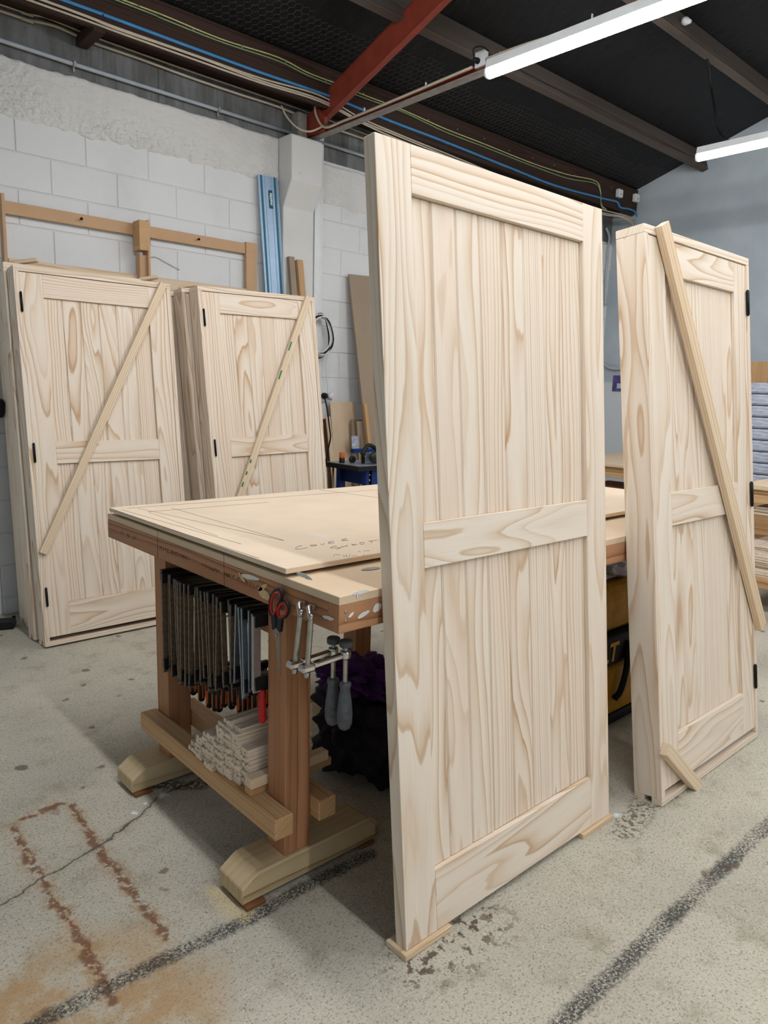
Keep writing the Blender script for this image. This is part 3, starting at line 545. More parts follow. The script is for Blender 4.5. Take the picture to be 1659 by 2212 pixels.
def brace(e, p, q, wd, th, mat, name='brace', nrm=(0, -1, 0), col=None):
    return stick(name, (p[0], -th / 2 - .0005, p[1]), (q[0], -th / 2 - .0005, q[1]), wd, th, nrm, mat, e, True, col or wc(.5))
# right-hand cabinet leaning on the bench
cr = cabinet(lean((2.457, 1.127, .003), math.atan2(.265, 2.099)), 'pine framed door at the right with a long brace and a short corner brace', 'R', .892, 2.12, .112, [.5, .55, .75, .8, .6])
brace(cr, (.098, 2.128), (.905, .505), .062, .028, PINE2, col=(.33, .35, .8, 1)); brace(cr, (.005, .225), (.252, -.008), .05, .03, PINE2, 'corner_brace', col=(.8, .4, .3, 1))
# left cabinets leaning towards the block wall
ca = cabinet(lean((1.233, 4.19, .012), ANG), 'pine framed door at far left, front of its stack, with a plain diagonal brace', 'L', .912, 2.125, .115, [.8, .5, .15, .7, .6])
brace(ca, (.862, 2.118), (.026, .535), .045, .02, PINE2, col=(.12, .3, .15, 1))
cb = cabinet(lean((2.329, 4.095, .012), ANG, -.0225), 'pine framed door with a brace marked in green, beside the coiled cable', 'L', .912, 2.125, .115, [.35, .45, .6, .5, .55])
br = brace(cb, (.852, 2.12), (.09, .60), .045, .02, PINE2, col=(.55, .25, .25, 1))
for t0, t1 in ((.215, .255), (.345, .385), (.735, .75), (.785, .80), (.83, .85)):
    a = Vector((.852, 0, 2.12)); b = Vector((.09, 0, .60)); d = b - a; nn = Vector((d.z, 0, -d.x)).normalized() * -.0165
    p = a + d * t0 - nn * 0 ; q = a + d * t1
    for sg in (1,):
        stick('green_mark', p + nn * -1 + Vector((0, -.0212, 0)), q + nn * -1 + Vector((0, -.0212, 0)), .009, .0006, (0, -1, 0), GREENI, br, False, bev=0) if False else stick('green_mark', p - nn + Vector((0, -.0212, 0)), q - nn + Vector((0, -.0212, 0)), .010, .0008, (0, -1, 0), GREENI, cb, True, bev=0)
def plain_frame(M, label, W=.9, H=2.12, Dp=.112):
    e = empty('framed_door', M, label, 'door', 'framed pine doors behind'); frame_parts(e, W, H, Dp, .7)
    slab('door_leaf', (.03, .004, .05), (W - .03, .04, H - .034), PINE, e, True, 'z', (0, -1, 0), wc(.5)); return e
plain_frame(lean((1.222, 4.345, .012), math.atan2(.205, 2.1)), 'pine framed door directly behind the front one at far left', .905, 2.15)
plain_frame(lean((1.268, 4.56, .008), math.atan2(.125, 2.1)), 'pine framed door third in the far left stack', .90, 2.10, .125)
plain_frame(lean((1.275, 4.70, .006), math.atan2(.135, 2.1)), 'pine framed door nearest the wall in the far left stack', .90, 2.10, .125)
plain_frame(lean((2.300, 4.235, .012), ANG, -.0275), 'pine framed door standing second, behind the green marked one', .90, 2.12, .115)
plain_frame(lean((2.255, 4.42, .008), math.atan2(.2, 2.1), -.014), 'pine framed door third back behind the green marked one', .90, 2.11, .12)
for (x, y, z, l, lab) in ((1.30, 4.60, 2.17, .10, 'short pine offcut on top of the far left stack'), (2.02, 4.58, 2.16, .09, 'short pine offcut on the right end of the far left stack'), (2.30, 4.62, 2.15, .10, 'short pine offcut behind the green marked door top')):
    tag(stick('offcut', (x, y, z - .01), (x + l, y - .06, z + .012), .05, .02, (0, 0, 1), PINE2, col=wc(.4)), lab, 'offcut', 'offcuts on the stacks')

# ================================================================== the workbench
BX0, BX1, BY0, BY1, BZ = 1.097, 3.62, 1.367, 2.850, .990
bn = empty('workbench', (BX0, BY0, 0), 'large timber workbench on trestle legs with clamps under its end', 'workbench')
slab('bench_top', (BX0, BY0, BZ - .023), (BX1, BY1, BZ), PLY, bn, axis='x', nrm=(0, 0, 1), col=wc(.5))
AB = .893
slab('end_apron', (BX0, BY0 + .046, AB), (BX0 + .045, BY1, BZ - .0235), FIR, bn, axis='y', nrm=(-1, 0, 0), col=(.44, .5, .55, 1)); slab('side_apron', (BX0, BY0, AB), (BX1, BY0 + .045, BZ - .0235), FIR, bn, axis='x', nrm=(0, -1, 0), col=(.2, .6, .15, 1))
slab('side_apron', (BX0 + .046, BY1 - .045, AB), (BX1, BY1, BZ - .0235), FIR, bn, axis='x', nrm=(0, 1, 0)); slab('end_apron', (BX1 - .045, BY0 + .046, AB), (BX1, BY1 - .046, BZ - .0235), FIR, bn, axis='y', nrm=(1, 0, 0))
# trestles
def trestle(x, feet=True):
    for y in (1.668, 2.440):
        for k in range(2):
            slab('leg', (x + k * .046, y, .0975), (x + .0455 + k * .046, y + .092, BZ - .024), FIR, bn, axis='z', nrm=(0, -1, 0), col=wc(.55 if k == 0 else .8, .35))
        # chamfered foot
        x0, x1 = x - .155, x + .36; h = .097; ch = .055
        poly = [(x0, .013), (x1, .013), (x1, .06), (x1 - .035, h), (x0 + ch, h), (x0, .062)]
        f = obj('foot', prism_me([(a, b) for a, b in poly], y - .013, y + .122, 'xz'), FOOTW, bn, col=wc(.45, .2)); bv = f.modifiers.new('bevel', 'BEVEL'); bv.width = .003
        slab('foot_shim', (x0 + .005, y - .030, 0), (x0 + .07, y + .075, .0125), CARDB, bn, axis='y', nrm=(0, 0, 1)); slab('foot_shim', (x1 - .07, y - .02, 0), (x1 - .01, y + .07, .0125), CARDB, bn, axis='y', nrm=(0, 0, 1))
    for xa in (x - .066, x + .0935): slab('stretcher', (xa, 1.620, .197), (xa + .0645, 2.545, .264), FIRLIGHT, bn, axis='y', nrm=(-1, 0, 0), col=wc(.3, .3), bev=.003)
trestle(1.143); trestle(2.06)
slab('clamp_rail', (1.150, 1.761, .775), (1.185, 2.439, .803), FIR, bn, axis='y', nrm=(-1, 0, 0))
slab('spacer', (2.16, 1.95, .60), (2.205, 2.40, .67), FIRLIGHT, bn, axis='y', nrm=(-1, 0, 0)) if False else None
# apron screws, smears of glue and filler, ink stamps on the end apron
for z in (.925, .948): obj('screw_head', lathe_me([(.0045, 0), (.0045, .0012), (.002, .0016)], 10), NAILM, bn, T_((BX0 + .022, BY0, z)) @ R_(math.pi / 2, 'X'))
def smear(a, b, wd, mat, plane, seed=0, ragged=.35, off=.0007):
    """thin uneven patch of glue lying on the apron; a,b are pixel ends"""
    f = {'end': lambda p: onX(*p, BX0 - off), 'side': lambda p: onY(*p, BY0 - off), 'top': lambda p: onZ(*p, BZ + off)}[plane]
    A = f(a); B = f(b); d = (B - A); L = d.length; d.normalize(); nr = {'end': Vector((-1, 0, 0)), 'side': Vector((0, -1, 0)), 'top': Vector((0, 0, 1))}[plane]; s = nr.cross(d)
    n = 14; top = []; bot = []
    for i in range(n + 1):
        t = i / n; w_ = wd * (max(.0, math.sin(math.pi * t)) ** .5) * (1 + ragged * mnoise.noise(Vector((t * 5, seed, .3)))); w2 = wd * (max(.0, math.sin(math.pi * t)) ** .5) * (1 + ragged * mnoise.noise(Vector((t * 5, seed, 7.3))))
        p = A + d * L * t; top.append(p + s * w_ * .5 + nr * .0004); bot.append(p - s * w2 * .5 + nr * .0004)
    V = top + bot; F = [(i, i + 1, n + 2 + i, n + 1 + i) for i in range(n)]
    me = mesh('smear', V, F); o = obj('glue_smear', me, mat, bn); sl = o.modifiers.new('solid', 'SOLIDIFY'); sl.thickness = .0008; return o
smear((578, 1262), (558, 1276), .012, FILLER, 'end', 1); smear((557, 1272), (583, 1292), .030, FILLER, 'end', 2); smear((520, 1242), (562, 1252), .014, GLUE, 'end', 3); smear((640, 1236), (676, 1252), .012, GLUE, 'end', 4); smear((515, 1236), (530, 1258), .012, FILLER, 'end', 5)
smear((697, 1331), (722, 1338), .010, GLUE, 'end', 6); smear((752, 1334), (764, 1322), .008, GLUE, 'side', 7); smear((772, 1335), (798, 1319), .012, GLUE, 'side', 8); smear((805, 1320), (824, 1305), .022, GLUE, 'side', 9)
smear((760, 1283), (797, 1276), .010, GLUE, 'side', 10); smear((771, 1282), (772, 1292), .004, GLUE, 'side', 11); smear((782, 1232), (820, 1226), .030, STEELG, 'top', 12)
def strokes(name, lines, plane, mat, parent, r=.0009, label=None):
    """handwriting: each stroke a thin flat ribbon, joined into one piece of writing"""
    parts = []
    for ln in lines:
        P = [plane(p) for p in ln]; P = catmull(P, 4) if len(P) > 2 else P; parts.append((tube_me(P, r, 4), Matrix.Identity(4)))
    return obj(name, join_me(parts), mat, parent)
E_ = lambda p: onX(p[0], p[1], BX0 - .0003)
stamp = []
random.seed(21)
for x0, n in ((262, 8), (340, 16), (437, 14), (487, 26)):      # broken upside-down mill stamp, short bars
    for k in range(n):
        x = x0 + k * 4.4; yb = 1146 + (x - 262) * .40
        if random.random() < .8: stamp.append([(x, yb), (x + .3, yb + 7.5 + random.uniform(-2, 1))])
        if random.random() < .45: stamp.append([(x, yb + random.choice((0, 4, 7))), (x + 3, yb + 1.2 + random.choice((0, 4, 7)))])
tag(strokes('mill_stamp', stamp, E_, INKB, bn, .0008), kind='stuff')
for l in ([(340, 1147), (340.5, 1205)], [(483.5, 1194), (484.5, 1266)]): strokes('pencil_line', [l], E_, INKB, bn, .0006)
random.seed(11)
# sheet of board lying on the bench, pencil setting-out and the words COVER SHEET
SZ = 1.001
sh = slab('cover_sheet', (1.094, 1.597, SZ), (3.535, 2.822, SZ + .016), SHEET, axis='x', nrm=(0, 0, 1), col=wc(.5)); tag(sh, 'pale board sheet lying on the workbench with pencilled words and lines', 'sheet')
pk = slab('batten', (1.18, 1.70, BZ + .0004), (3.45, 1.74, SZ - .0004), MDF, axis='x', nrm=(0, 0, 1)); tag(pk, 'thin batten lying under the near edge of the pale sheet', 'batten'); pk = slab('batten', (1.18, 2.66, BZ + .0004), (3.45, 2.70, SZ - .0004), MDF, axis='x', nrm=(0, 0, 1)); tag(pk, 'thin batten lying under the far edge of the pale sheet', 'batten')
Z_ = lambda p: onZ(p[0], p[1], SZ + .0162)
def zm(a, b): return (620 + a * 230 / 1659, 1100 + b * 200 / 1443)
W_ = [[(235, 568), (175, 580), (132, 608), (150, 625), (225, 618), (320, 598)], [(362, 565), (380, 575), (430, 570), (465, 562), (430, 556), (380, 558), (362, 565)], [(515, 535), (545, 556), (578, 540), (572, 528)], [(735, 500), (655, 512), (645, 525), (660, 538), (735, 530)], [(650, 522), (700, 517)], [(848, 488), (862, 500)], [(850, 478), (880, 464), (925, 460), (905, 478), (860, 486), (900, 490), (955, 486)],
      [(775, 572), (720, 580), (675, 602), (720, 606), (790, 600), (838, 598), (800, 616), (770, 622)], [(850, 578), (862, 600)], [(852, 590), (935, 570)], [(930, 560), (942, 580)], [(1008, 540), (1025, 562), (1095, 550)], [(1012, 550), (1060, 545)], [(1135, 522), (1148, 545), (1210, 538)], [(1138, 520), (1200, 516)], [(1270, 500), (1420, 482)], [(1318, 496), (1310, 512), (1328, 522)]]
for grp in ([0], [1], [2], [3, 4], [5, 6], [7], [8, 9, 10], [11, 12], [13, 14], [15, 16]): strokes('handwritten_letter', [[zm(*p) for p in W_[i]] for i in grp], Z_, INK, sh, .0008)
faint = [[(728, 735), (745, 710), (830, 715)], [(880, 715), (890, 742)], [(905, 735), (925, 712), (930, 745)], [(960, 745), (985, 700)], [(1000, 735), (1050, 722), (1095, 722)], [(1110, 655), (1150, 668)], [(1190, 650), (1290, 645)], [(1190, 720), (1205, 695)]]
tag(strokes('faint_pencil', [[zm(*p) for p in l] for l in faint], Z_, CARDB, sh, .0006), kind='stuff')
pl = [[(247, 1103), (560, 1206)], [(262, 1101), (520, 1175)], [(298, 1098), (613, 1168)], [(318, 1106), (580, 1085)], [(275, 1098), (816, 1058)], [(370, 1097), (612, 1167)], [(322, 1107), (470, 1158)], [(690, 1058), (816, 1075)], [(258, 1107), (505, 1180)]]
for l in pl[:-1]: strokes('pencil_line', [l], Z_, INK, sh, .0006)
smo = onZ(686, 1160, SZ + .0163)
P1 = onZ(668, 1153, SZ + .0163); P2 = onZ(716, 1164, SZ + .0163); d = P2 - P1; s = Vector((-d.y, d.x, 0)).normalized() * .012
obj('white_chip', mesh('chip', [P1, P1.lerp(P2, .3) + s * .9, P1.lerp(P2, .75) + s, P2, P1.lerp(P2, .7) - s * .6, P1.lerp(P2, .3) - s * .7], [(0, 5, 4, 3, 2, 1)]), GLUE, sh)
# ------------------------------------------------------------------ F-clamps hanging under the end apron
def jaw_me(l, w, h):  # tapered cast jaw along +X
    return prism_me([(-.012, -h * .5), (.03, -h * .5), (l, -h * .16), (l, h * .30), (.02, h * .5), (-.012, h * .5)], -w / 2, w / 2, 'xz')
JT = jaw_me(.13, .017, .036); JB = jaw_me(.115, .017, .040)
PADM = lathe_me([(.008, -.006), (.009, 0), (.006, .006)], 10); SCREW = lathe_me([(.0045, 0)] + [(.0045 + (.0012 if k % 2 else 0), -.006 * k) for k in range(1, 12)], 8)
HANDLE = lathe_me([(.006, 0), (.010, -.004), (.0125, -.016), (.010, -.026), (.0125, -.034), (.0135, -.07), (.0125, -.1), (.008, -.107), (0, -.108)], 8, True)
GRIP = box_me(.004, .007, .052, .001); RHANDLE = lathe_me([(.006, 0), (.008, -.004), (.011, -.05), (.0125, -.098), (.009, -.106), (0, -.107)], 12)
BARC = {}
def clamp(y, zbot, tilt, kind, label, zt=.826, x=1.117):
    e = empty('bar_clamp', T_((x, y, zt)) @ R_(tilt, 'X'), label, 'clamp', 'bar clamps hanging under the bench end')
    Lb = zt - zbot + .03; bar = {'old': BARS, 'zinc': BARB, 'pale': BARG}[kind]; k = round(Lb, 2); wdt = .026 if kind == 'pale' else .019
    o = obj('bar', box_me(k, wdt, .0062, .0008), bar, e, basis((0, 0, .012 - k / 2), (0, 0, -1), (0, 1, 0)), True, (random.random(), .3, .5, 1))
    obj('fixed_jaw', JT, JAWM, e, T_((.004, 0, -.004)), True); obj('jaw_pad', PADM, JAWM, e, T_((.121, 0, -.016)), True)
    zb = zbot - zt; zb = round(zb, 3)
    j = obj('sliding_jaw', JB, JAWM, e, T_((.004, 0, zb + .012)) @ R_(random.uniform(-.05, .12), 'Y'), True)
    obj('screw', SCREW, BARS, e, T_((.108, 0, zb + .028)), True)
    h = obj('handle', RHANDLE if kind == 'pale' else HANDLE, REDP if kind == 'pale' else JAWM, e, T_((.108 if kind != 'pale' else .02, 0, zb - (.03 if kind != 'pale' else .012))), True)
    if kind != 'pale':
        for s in (-1, 1): obj('grip_inlay', GRIP, ORANGE, h, T_((s * .0118, 0, -.066)), True)
        obj('grip_inlay', GRIP, ORANGE, h, T_((0, -.0118, -.066)) @ R_(math.pi / 2, 'Z'), True)
    return e
N = 27; random.seed(5)
for i in range(N):
    t = i / (N - 1); y = 2.418 - t * (2.418 - 1.776)
    zb = .482 + .012 * random.uniform(-1, 1) if i < 9 else .50 + (t - .3) / .7 * .105 + random.uniform(-.03, .03)
    kind = 'pale' if i == N - 1 else 'zinc' if i >= N - 6 else 'old'
    tl = random.choice((0, 0, .02, -.02, .04, -.06, .07, -.08)) * random.uniform(.5, 1) * (1 if 1 < i < 24 else .2)
    if i == N - 1: zb, tl = .612, 0
    lab = {'old': 'dark steel bar clamp hanging under the bench end, %s from the far leg' % ORD[min(i, 25)], 'zinc': 'bluish zinc bar clamp hanging under the bench end, %s left of the red handled one' % ORD[max(0, min(25, N - 2 - i))], 'pale': 'pale bar clamp with red handle, last at right of the hanging row'}[kind]
    clamp(y, zb, tl, kind, lab, .826 + random.uniform(-.008, .004), 1.117 + random.uniform(-.006, .012))
# ------------------------------------------------------------------ scissors on a nail
random.seed(31)
def sz(a, b): return (560 + a * 200 / 1341, 1250 + b * 330 / 2212)
SX = 1.083
def sp(a, b, x=SX): return onX(*sz(a, b), x)
sc = empty('scissors', sp(250, 200), 'scissors with black and red handles hanging on the bench end', 'scissors')
l1_ = [(245, 170), (200, 215), (165, 330), (160, 440), (180, 530), (215, 540), (245, 490), (262, 400), (300, 330), (330, 250), (325, 190), (290, 158)]
l2_ = [(345, 335), (295, 365), (265, 440), (265, 520), (290, 580), (330, 570), (385, 540), (420, 460), (415, 380), (385, 340)]
def ring(pts, x, r, k=1.0):
    P = [Vector(sp(a, b, x)) for a, b in pts]; c = sum(P, Vector()) / len(P); P = [c + (p - c) * k for p in P]; Q = P + P[:2]; out = catmull([P[-1]] + P + [P[0], P[1]], 5); out = out[5:5 + 5 * len(P)]
    return tube_me(out, r, 8, True)
obj('handle_loop', ring(l1_, SX - .002, .0055, 1.0), BLACKP, sc); obj('handle_liner', ring(l1_, SX - .0035, .0042, .84), REDP, sc)
obj('handle_loop', ring(l2_, SX + .001, .0055, 1.0), BLACKP, sc); obj('handle_liner', ring(l2_, SX - .001, .0042, .84), REDP, sc)
def flat(pts, x, th): return prism_me([(p.y, p.z) for p in (sp(a, b, x) for a, b in pts)], x - th / 2, x + th / 2, 'yz')
obj('handle_shank', flat([(180, 520), (245, 520), (255, 640), (240, 730), (205, 735), (195, 640)], SX - .001, .009), BLACKP, sc); obj('handle_shank', flat([(262, 560), (345, 560), (320, 770), (285, 770), (245, 720), (255, 640)], SX + .001, .009), BLACKP, sc)
obj('blade', flat([(205, 735), (245, 705), (300, 790), (300, 1100), (310, 1395), (298, 1412), (255, 1040), (232, 860)], SX - .003, .0022), SCIS, sc); obj('blade', flat([(250, 730), (305, 770), (302, 1000), (306, 1380), (285, 1250), (262, 1000)], SX, .0022), SCIS, sc)
obj('pivot_screw', lathe_me([(.004, 0), (.004, .002), (.002, .003)], 10), NAILM, sc, T_(sp(253, 818, SX - .004)) @ R_(-math.pi / 2, 'Y'))
obj('nail', lathe_me([(.0016, 0), (.0016, .03)], 6), NAILM, sc, T_(sp(240, 205, SX - .012)) @ R_(math.pi / 2, 'Y'))
# ------------------------------------------------------------------ two bench hold-down clamps hooked into the apron
def holdclamp(p0, pm, pb, label):
    """rod out of a hole, bent down; sliding arm along +X carrying a screw with pad and handle"""
    A = onX(*p0, BX0); xr = BX0 - .034; M1 = onX(*pm, xr); B = onX(*pb, xr)
    e = empty('rod_clamp', A, label, 'clamp', 'chrome rod clamps on the bench corner')
    obj('rod', tube_me(catmull([A + Vector((.02, 0, 0)), A, A + Vector((-.018, 0, .001)), Vector((xr - .002, M1.y, A.z - .018)), M1 * .5 + Vector((xr, M1.y, A.z - .018)) * .5, M1, M1.lerp(B, .5), B, B + (B - M1).normalized() * .028], 5), .0075, 12), CHROMED, e)
    obj('arm_collar', box_me(.042, .030, .022, .006), CHROME, e, T_(B + Vector((-.002, 0, 0))))
    tip = B + Vector((.118, -.012, .012)); stick('arm', B + Vector((.018, 0, .001)), tip, .017, .014, (0, 0, 1), CHROME, e, bev=.003)
    obj('arm_eye', lathe_me([(.013, -.011), (.0145, -.006), (.0145, .006), (.013, .011)], 14), CHROME, e, T_(tip))
    sc_ = lathe_me([(.0058 + (.0016 if k % 2 else 0), -.0035 * k) for k in range(32)], 12); obj('screw', sc_, CHROMED, e, T_(tip + Vector((0, 0, .022))))
    obj('pad', lathe_me([(.010, 0), (.0175, .003), (.0185, .006), (.0185, .017), (.016, .020), (0, .0205)], 18), GREYRUB, e, T_(tip + Vector((0, 0, .020))))
    obj('handle', lathe_me([(.008, 0), (.0155, -.002), (.0165, -.010), (.0135, -.018), (.0145, -.030), (.0195, -.062), (.0215, -.092), (.0205, -.118), (.015, -.132), (.006, -.138), (0, -.1385)], 18), GREYRUB, e, T_(tip + Vector((0, 0, -.078))))
    return e
holdclamp((659, 1303), (650, 1320), (638, 1434), 'chrome rod clamp with grey handle, left one of two on the bench corner')
holdclamp((680, 1311), (672, 1330), (664, 1442), 'chrome rod clamp with grey handle, right one of two on the bench corner')
# ------------------------------------------------------------------ pine strips piled on the stretchers
random.seed(17)
def grooved(L, W, T):
    gw, gd = W * .11, T * .45; P = [(-W / 2, -T / 2), (W / 2, -T / 2), (W / 2, T / 2), (gw, T / 2), (gw, T / 2 - gd), (-gw, T / 2 - gd), (-gw, T / 2), (-W / 2, T / 2)]
    return prism_me(P, -L / 2, L / 2, 'yz')
GM = [grooved(.245, .039, .0135), grooved(.235, .039, .0135)]; FM = [box_me(.245, .041, .012, .0008), box_me(.235, .041, .012, .0008)]
cols = [(2.128, 3, 1.075), (2.083, 6, 1.078), (2.040, 8, 1.082), (1.997, 9, 1.07), (1.955, 13, 1.082), (1.913, 15, 1.088), (1.871, 14, 1.094), (1.829, 10, 1.10)]
for ci, (y, n, x0) in enumerate(cols):
    z = .2645
    for k in range(n):
        th = .0135 if (k % 3) else .012; i = random.randint(0, 1)
        o = obj('timber_strip', (GM if k % 3 else FM)[i], PINE, None, T_((x0 + .122 + random.uniform(-.007, .007), y + random.uniform(-.0012, .0012), z + th / 2)) @ R_(random.uniform(-.003, .003), 'Z'), col=wc(.2, .3))
        tag(o, 'thin pine strip piled on the bench rails, %s column, %s from the bottom' % (ORD[ci], ORD[k]), 'timber strip', 'pine strips piled on the bench rails'); z += th + .0004
tag(slab('timber_offcut', (1.088, 1.772, .2645), (1.40, 1.806, .292), FIRLIGHT, axis='x', nrm=(0, 0, 1), col=wc(.4, .9)), 'rough dark edged board beside the strip pile on the bench rails', 'timber offcut')
tag(slab('timber_offcut', (1.085, 1.690, .2645), (1.141, 1.768, .303), PINE2, axis='x', nrm=(0, 0, 1), col=wc(.6, .3)), 'short square pine block in front of the near bench leg', 'timber offcut') if False else tag(slab('timber_offcut', (1.085, 1.7625, .293), (1.38, 1.80, .325), PINE2, axis='x', nrm=(0, 0, 1), col=wc(.6, .3)), 'square pine block lying between the strip pile and the near bench leg', 'timber offcut')
# crumpled clear bag behind the strips
def crumple(name, c, sx, sy, sz_, mat, seed, sub=4, amp=.35, fr=2.5, parent=None):
    bm = bmesh.new(); bmesh.ops.create_icosphere(bm, subdivisions=sub, radius=1)
    for v in bm.verts:
        n = mnoise.fractal(v.co * fr + Vector((seed, 0, 0)), .7, 2.1, 4); rdg = abs(mnoise.noise(v.co * fr * 1.7 + Vector((0, seed, 0))))
        s = 1 + amp * n - amp * .6 * rdg; v.co = Vector((v.co.x * sx * s, v.co.y * sy * s, max(-1, v.co.z * s) * sz_))
    lo = min(v.co.z for v in bm.verts)
    for v in bm.verts: v.co.z = max(v.co.z - lo - .25 * sz_, 0)
    me = bpy.data.meshes.new(name); bm.to_mesh(me); bm.free(); smooth(me); return obj(name, me, mat, parent, T_(c))
tag(crumple('plastic_bag', (1.42, 2.18, .264), .09, .12, .09, CLEARB, 3.0), 'crumpled clear plastic bag behind the strip pile', 'bag')
# rags and dark bundles under the bench
tag(crumple('cloth_bundle', (1.80, 2.06, 0), .17, .24, .22, DARKCL, 12.0, 5, .4, 2.0), 'large dark cloth bundle on the floor under the bench', 'cloth')
tag(crumple('rag', (1.78, 2.10, .31), .13, .18, .085, PURPLE, 6.0, 5, .5, 2.6), 'crumpled purple rag on the dark bundle under the bench', 'rag')
tag(crumple('rag', (1.86, 1.72, .0), .11, .10, .13, MAROON, 9.0, 5, .5, 2.4), 'crumpled maroon rag under the bench behind the big door', 'rag')
tag(slab('bench_offcut', (1.50, 1.72, 0), (1.57, 1.76, .012), PINE2, axis='x', nrm=(0, 0, 1)), 'tiny wood offcut on the floor under the bench', 'timber offcut')
# yellow tool bag behind the two front doors
bg_ = empty('tool_bag', (2.95, 1.75, 0), 'yellow and black tool bag on the floor under the bench', 'bag')
def soft(lo, hi, mat, nm, bev=.03):
    me = boxmesh(lo, hi).copy(); o = obj(nm, me, mat, bg_); b = o.modifiers.new('bevel', 'BEVEL'); b.width = bev; b.segments = 3; return o
soft((2.55, 1.62, 0), (3.35, 1.95, .05), BAGBLK, 'bag_base', .015); soft((2.54, 1.61, .055), (3.36, 1.96, .30), YELB, 'bag_body'); soft((2.545, 1.605, .30), (3.355, 1.965, .44), BAGBLK, 'bag_band', .02); soft((2.58, 1.63, .44), (3.32, 1.94, .66), YELB, 'bag_top', .06)
obj('bag_lettering', text_me('DEWALT', .12, .001, .12, .003, 'RIGHT'), YELT, bg_, T_((2.90, 1.603, .368)) @ R_(math.pi / 2, 'X'))
obj('bag_strap', tube_me(catmull([Vector((2.99, 1.60, .40)), Vector((2.96, 1.585, .28)), Vector((2.93, 1.588, .18)), Vector((2.90, 1.60, .14))]), .014, 8), BAGBLK, bg_)
tag(crumple('plastic_wrap', (3.0, 1.80, .655), .25, .12, .08, CLEARB, 5.0, 4, .3), 'white plastic film on top of the yellow tool bag', 'plastic film')

# ================================================================== things on and along the block wall
random.seed(41)
rk = empty('board_rack', (1.34, 4.98, 2.2), 'brown board rack fixed to the block wall above the cabinets', 'rack')
slab('top_rail', (1.352, 4.962, 2.492), (3.02, 4.985, 2.566), MDF, rk, axis='x', nrm=(0, -1, 0)); slab('bottom_rail', (1.36, 4.95, 2.150), (3.02, 4.985, 2.235), PINE2, rk, axis='x', nrm=(0, -1, 0), col=(.3, .6, .9, 1))
slab('end_post', (1.334, 4.93, 2.135), (1.352, 4.985, 2.60), MDF, rk, axis='z', nrm=(-1, 0, 0)); slab('end_post', (3.021, 4.95, 2.135), (3.115, 4.985, 2.575), MDF, rk, axis='z', nrm=(0, -1, 0))
slab('mid_post', (2.165, 4.90, 2.135), (2.215, 4.961, 2.36), MDF, rk, axis='z', nrm=(-1, 0, 0)); slab('mid_block', (2.150, 4.86, 2.385), (2.212, 4.961, 2.575), FIRLIGHT, rk, axis='y', nrm=(0, 0, 1), col=wc(.8, .2)); slab('mid_post', (2.2125, 4.87, 2.135), (2.228, 4.961, 2.585), MDF, rk, axis='z', nrm=(1, 0, 0))
for x in (1.80, 2.62): obj('rack_screw', lathe_me([(.003, 0), (.003, .03), (.009, .031), (.009, .036)], 8), BLACKM, rk, T_((x, 4.962, 2.53)) @ R_(math.pi / 2, 'X'))
# aluminium guide rail with teal strips
A = (onY(556, 378, 4.965) + onY(600, 384, 4.965)) / 2; Bm = (onY(574, 632, 4.93) + onY(614, 640, 4.93)) / 2; dd = (Bm - A); B = A + dd * (A.z / -dd.z); B.z = .002
gr = empty('guide_rail', B, 'tall aluminium saw guide rail with teal strips leaning on the pilaster', 'guide rail'); ax = (A - B).normalized(); nn = Vector((0, -1, 0)); nn = (nn - ax * nn.dot(ax)).normalized(); sd = ax.cross(nn)
wv = .182
if sd.x < 0: sd = -sd
stick('rail_body', B, A, wv, .006, nn, ALU, gr, bev=.001)
for o_, w_, m_, h_ in ((-.083, .016, ALU, .004), (-.062, .017, TEAL, .003), (-.030, .004, ALU, .004), (.028, .006, ALU, .004), (.058, .017, TEAL, .003), (.078, .006, ALU, .006)):
    stick('teal_strip' if m_ == TEAL else 'rail_rib', B + sd * o_ + nn * .0045, A + sd * o_ + nn * .0045, w_, h_, nn, m_, gr, bev=.0005)
lc = A - ax * .165 + sd * .012 + nn * .0062
lb = stick('label_plate', lc - ax * .066, lc + ax * .066, .034, .0012, nn, TEALD, gr, bev=0)
FRm = basis(lc + nn * .0012, ax, nn); obj('lettering', text_me('makita', .034, .0003, .28, .0008, 'CENTER'), WHITEI, lb, FRm)
# timber battens, boards and panels leaning on the wall
def leaner(name, px_top, Y, wdt, th, foot, mat, label, cat, z=None, col=None):
    t = onY(*px_top, Y); f = Vector((t.x + foot[0], Y + foot[1], .001 + th * .1)); d = (t - f)
    o = stick(name, f, t, wdt, th, Vector((0, -1, 0)), mat, None, col=col or wc(.4)); return tag(o, label, cat)
leaner('leaning_batten', (628, 555), 4.90, .052, .03, (.05, -.30), MDFG, 'grey brown batten leaning on the pilaster beside the guide rail', 'batten')
leaner('leaning_batten', (646, 562), 4.90, .055, .032, (.09, -.28), FIRLIGHT, 'yellowish timber batten leaning on the pilaster, right of the grey one', 'batten', col=wc(.3, .8))
t = onY(812, 600, 4.955); leaner('leaning_board', (803, 598), 4.95, .52, .02, (.10, -.37), MDFG, 'tall grey brown board leaning on the block wall behind the big door', 'board')
leaner('leaning_board', (739, 868), 4.955, .27, .012, (.03, -.16), PLY, 'pale plywood panel leaning on the wall under the socket', 'board')
leaner('leaning_board', (708, 900), 4.92, .045, .012, (.03, -.2), PLY, 'narrow pale strip leaning on the wall below the coiled cable', 'board')
leaner('leaning_board', (702, 905), 4.96, .05, .016, (.03, -.2), CARDB, 'narrow dark board leaning on the wall beside the pale strip', 'board')
leaner('leaning_board', (815, 872), 4.86, .30, .012, (.03, -.26), PLY, 'low pale plywood panel in front of the tall grey board', 'board')
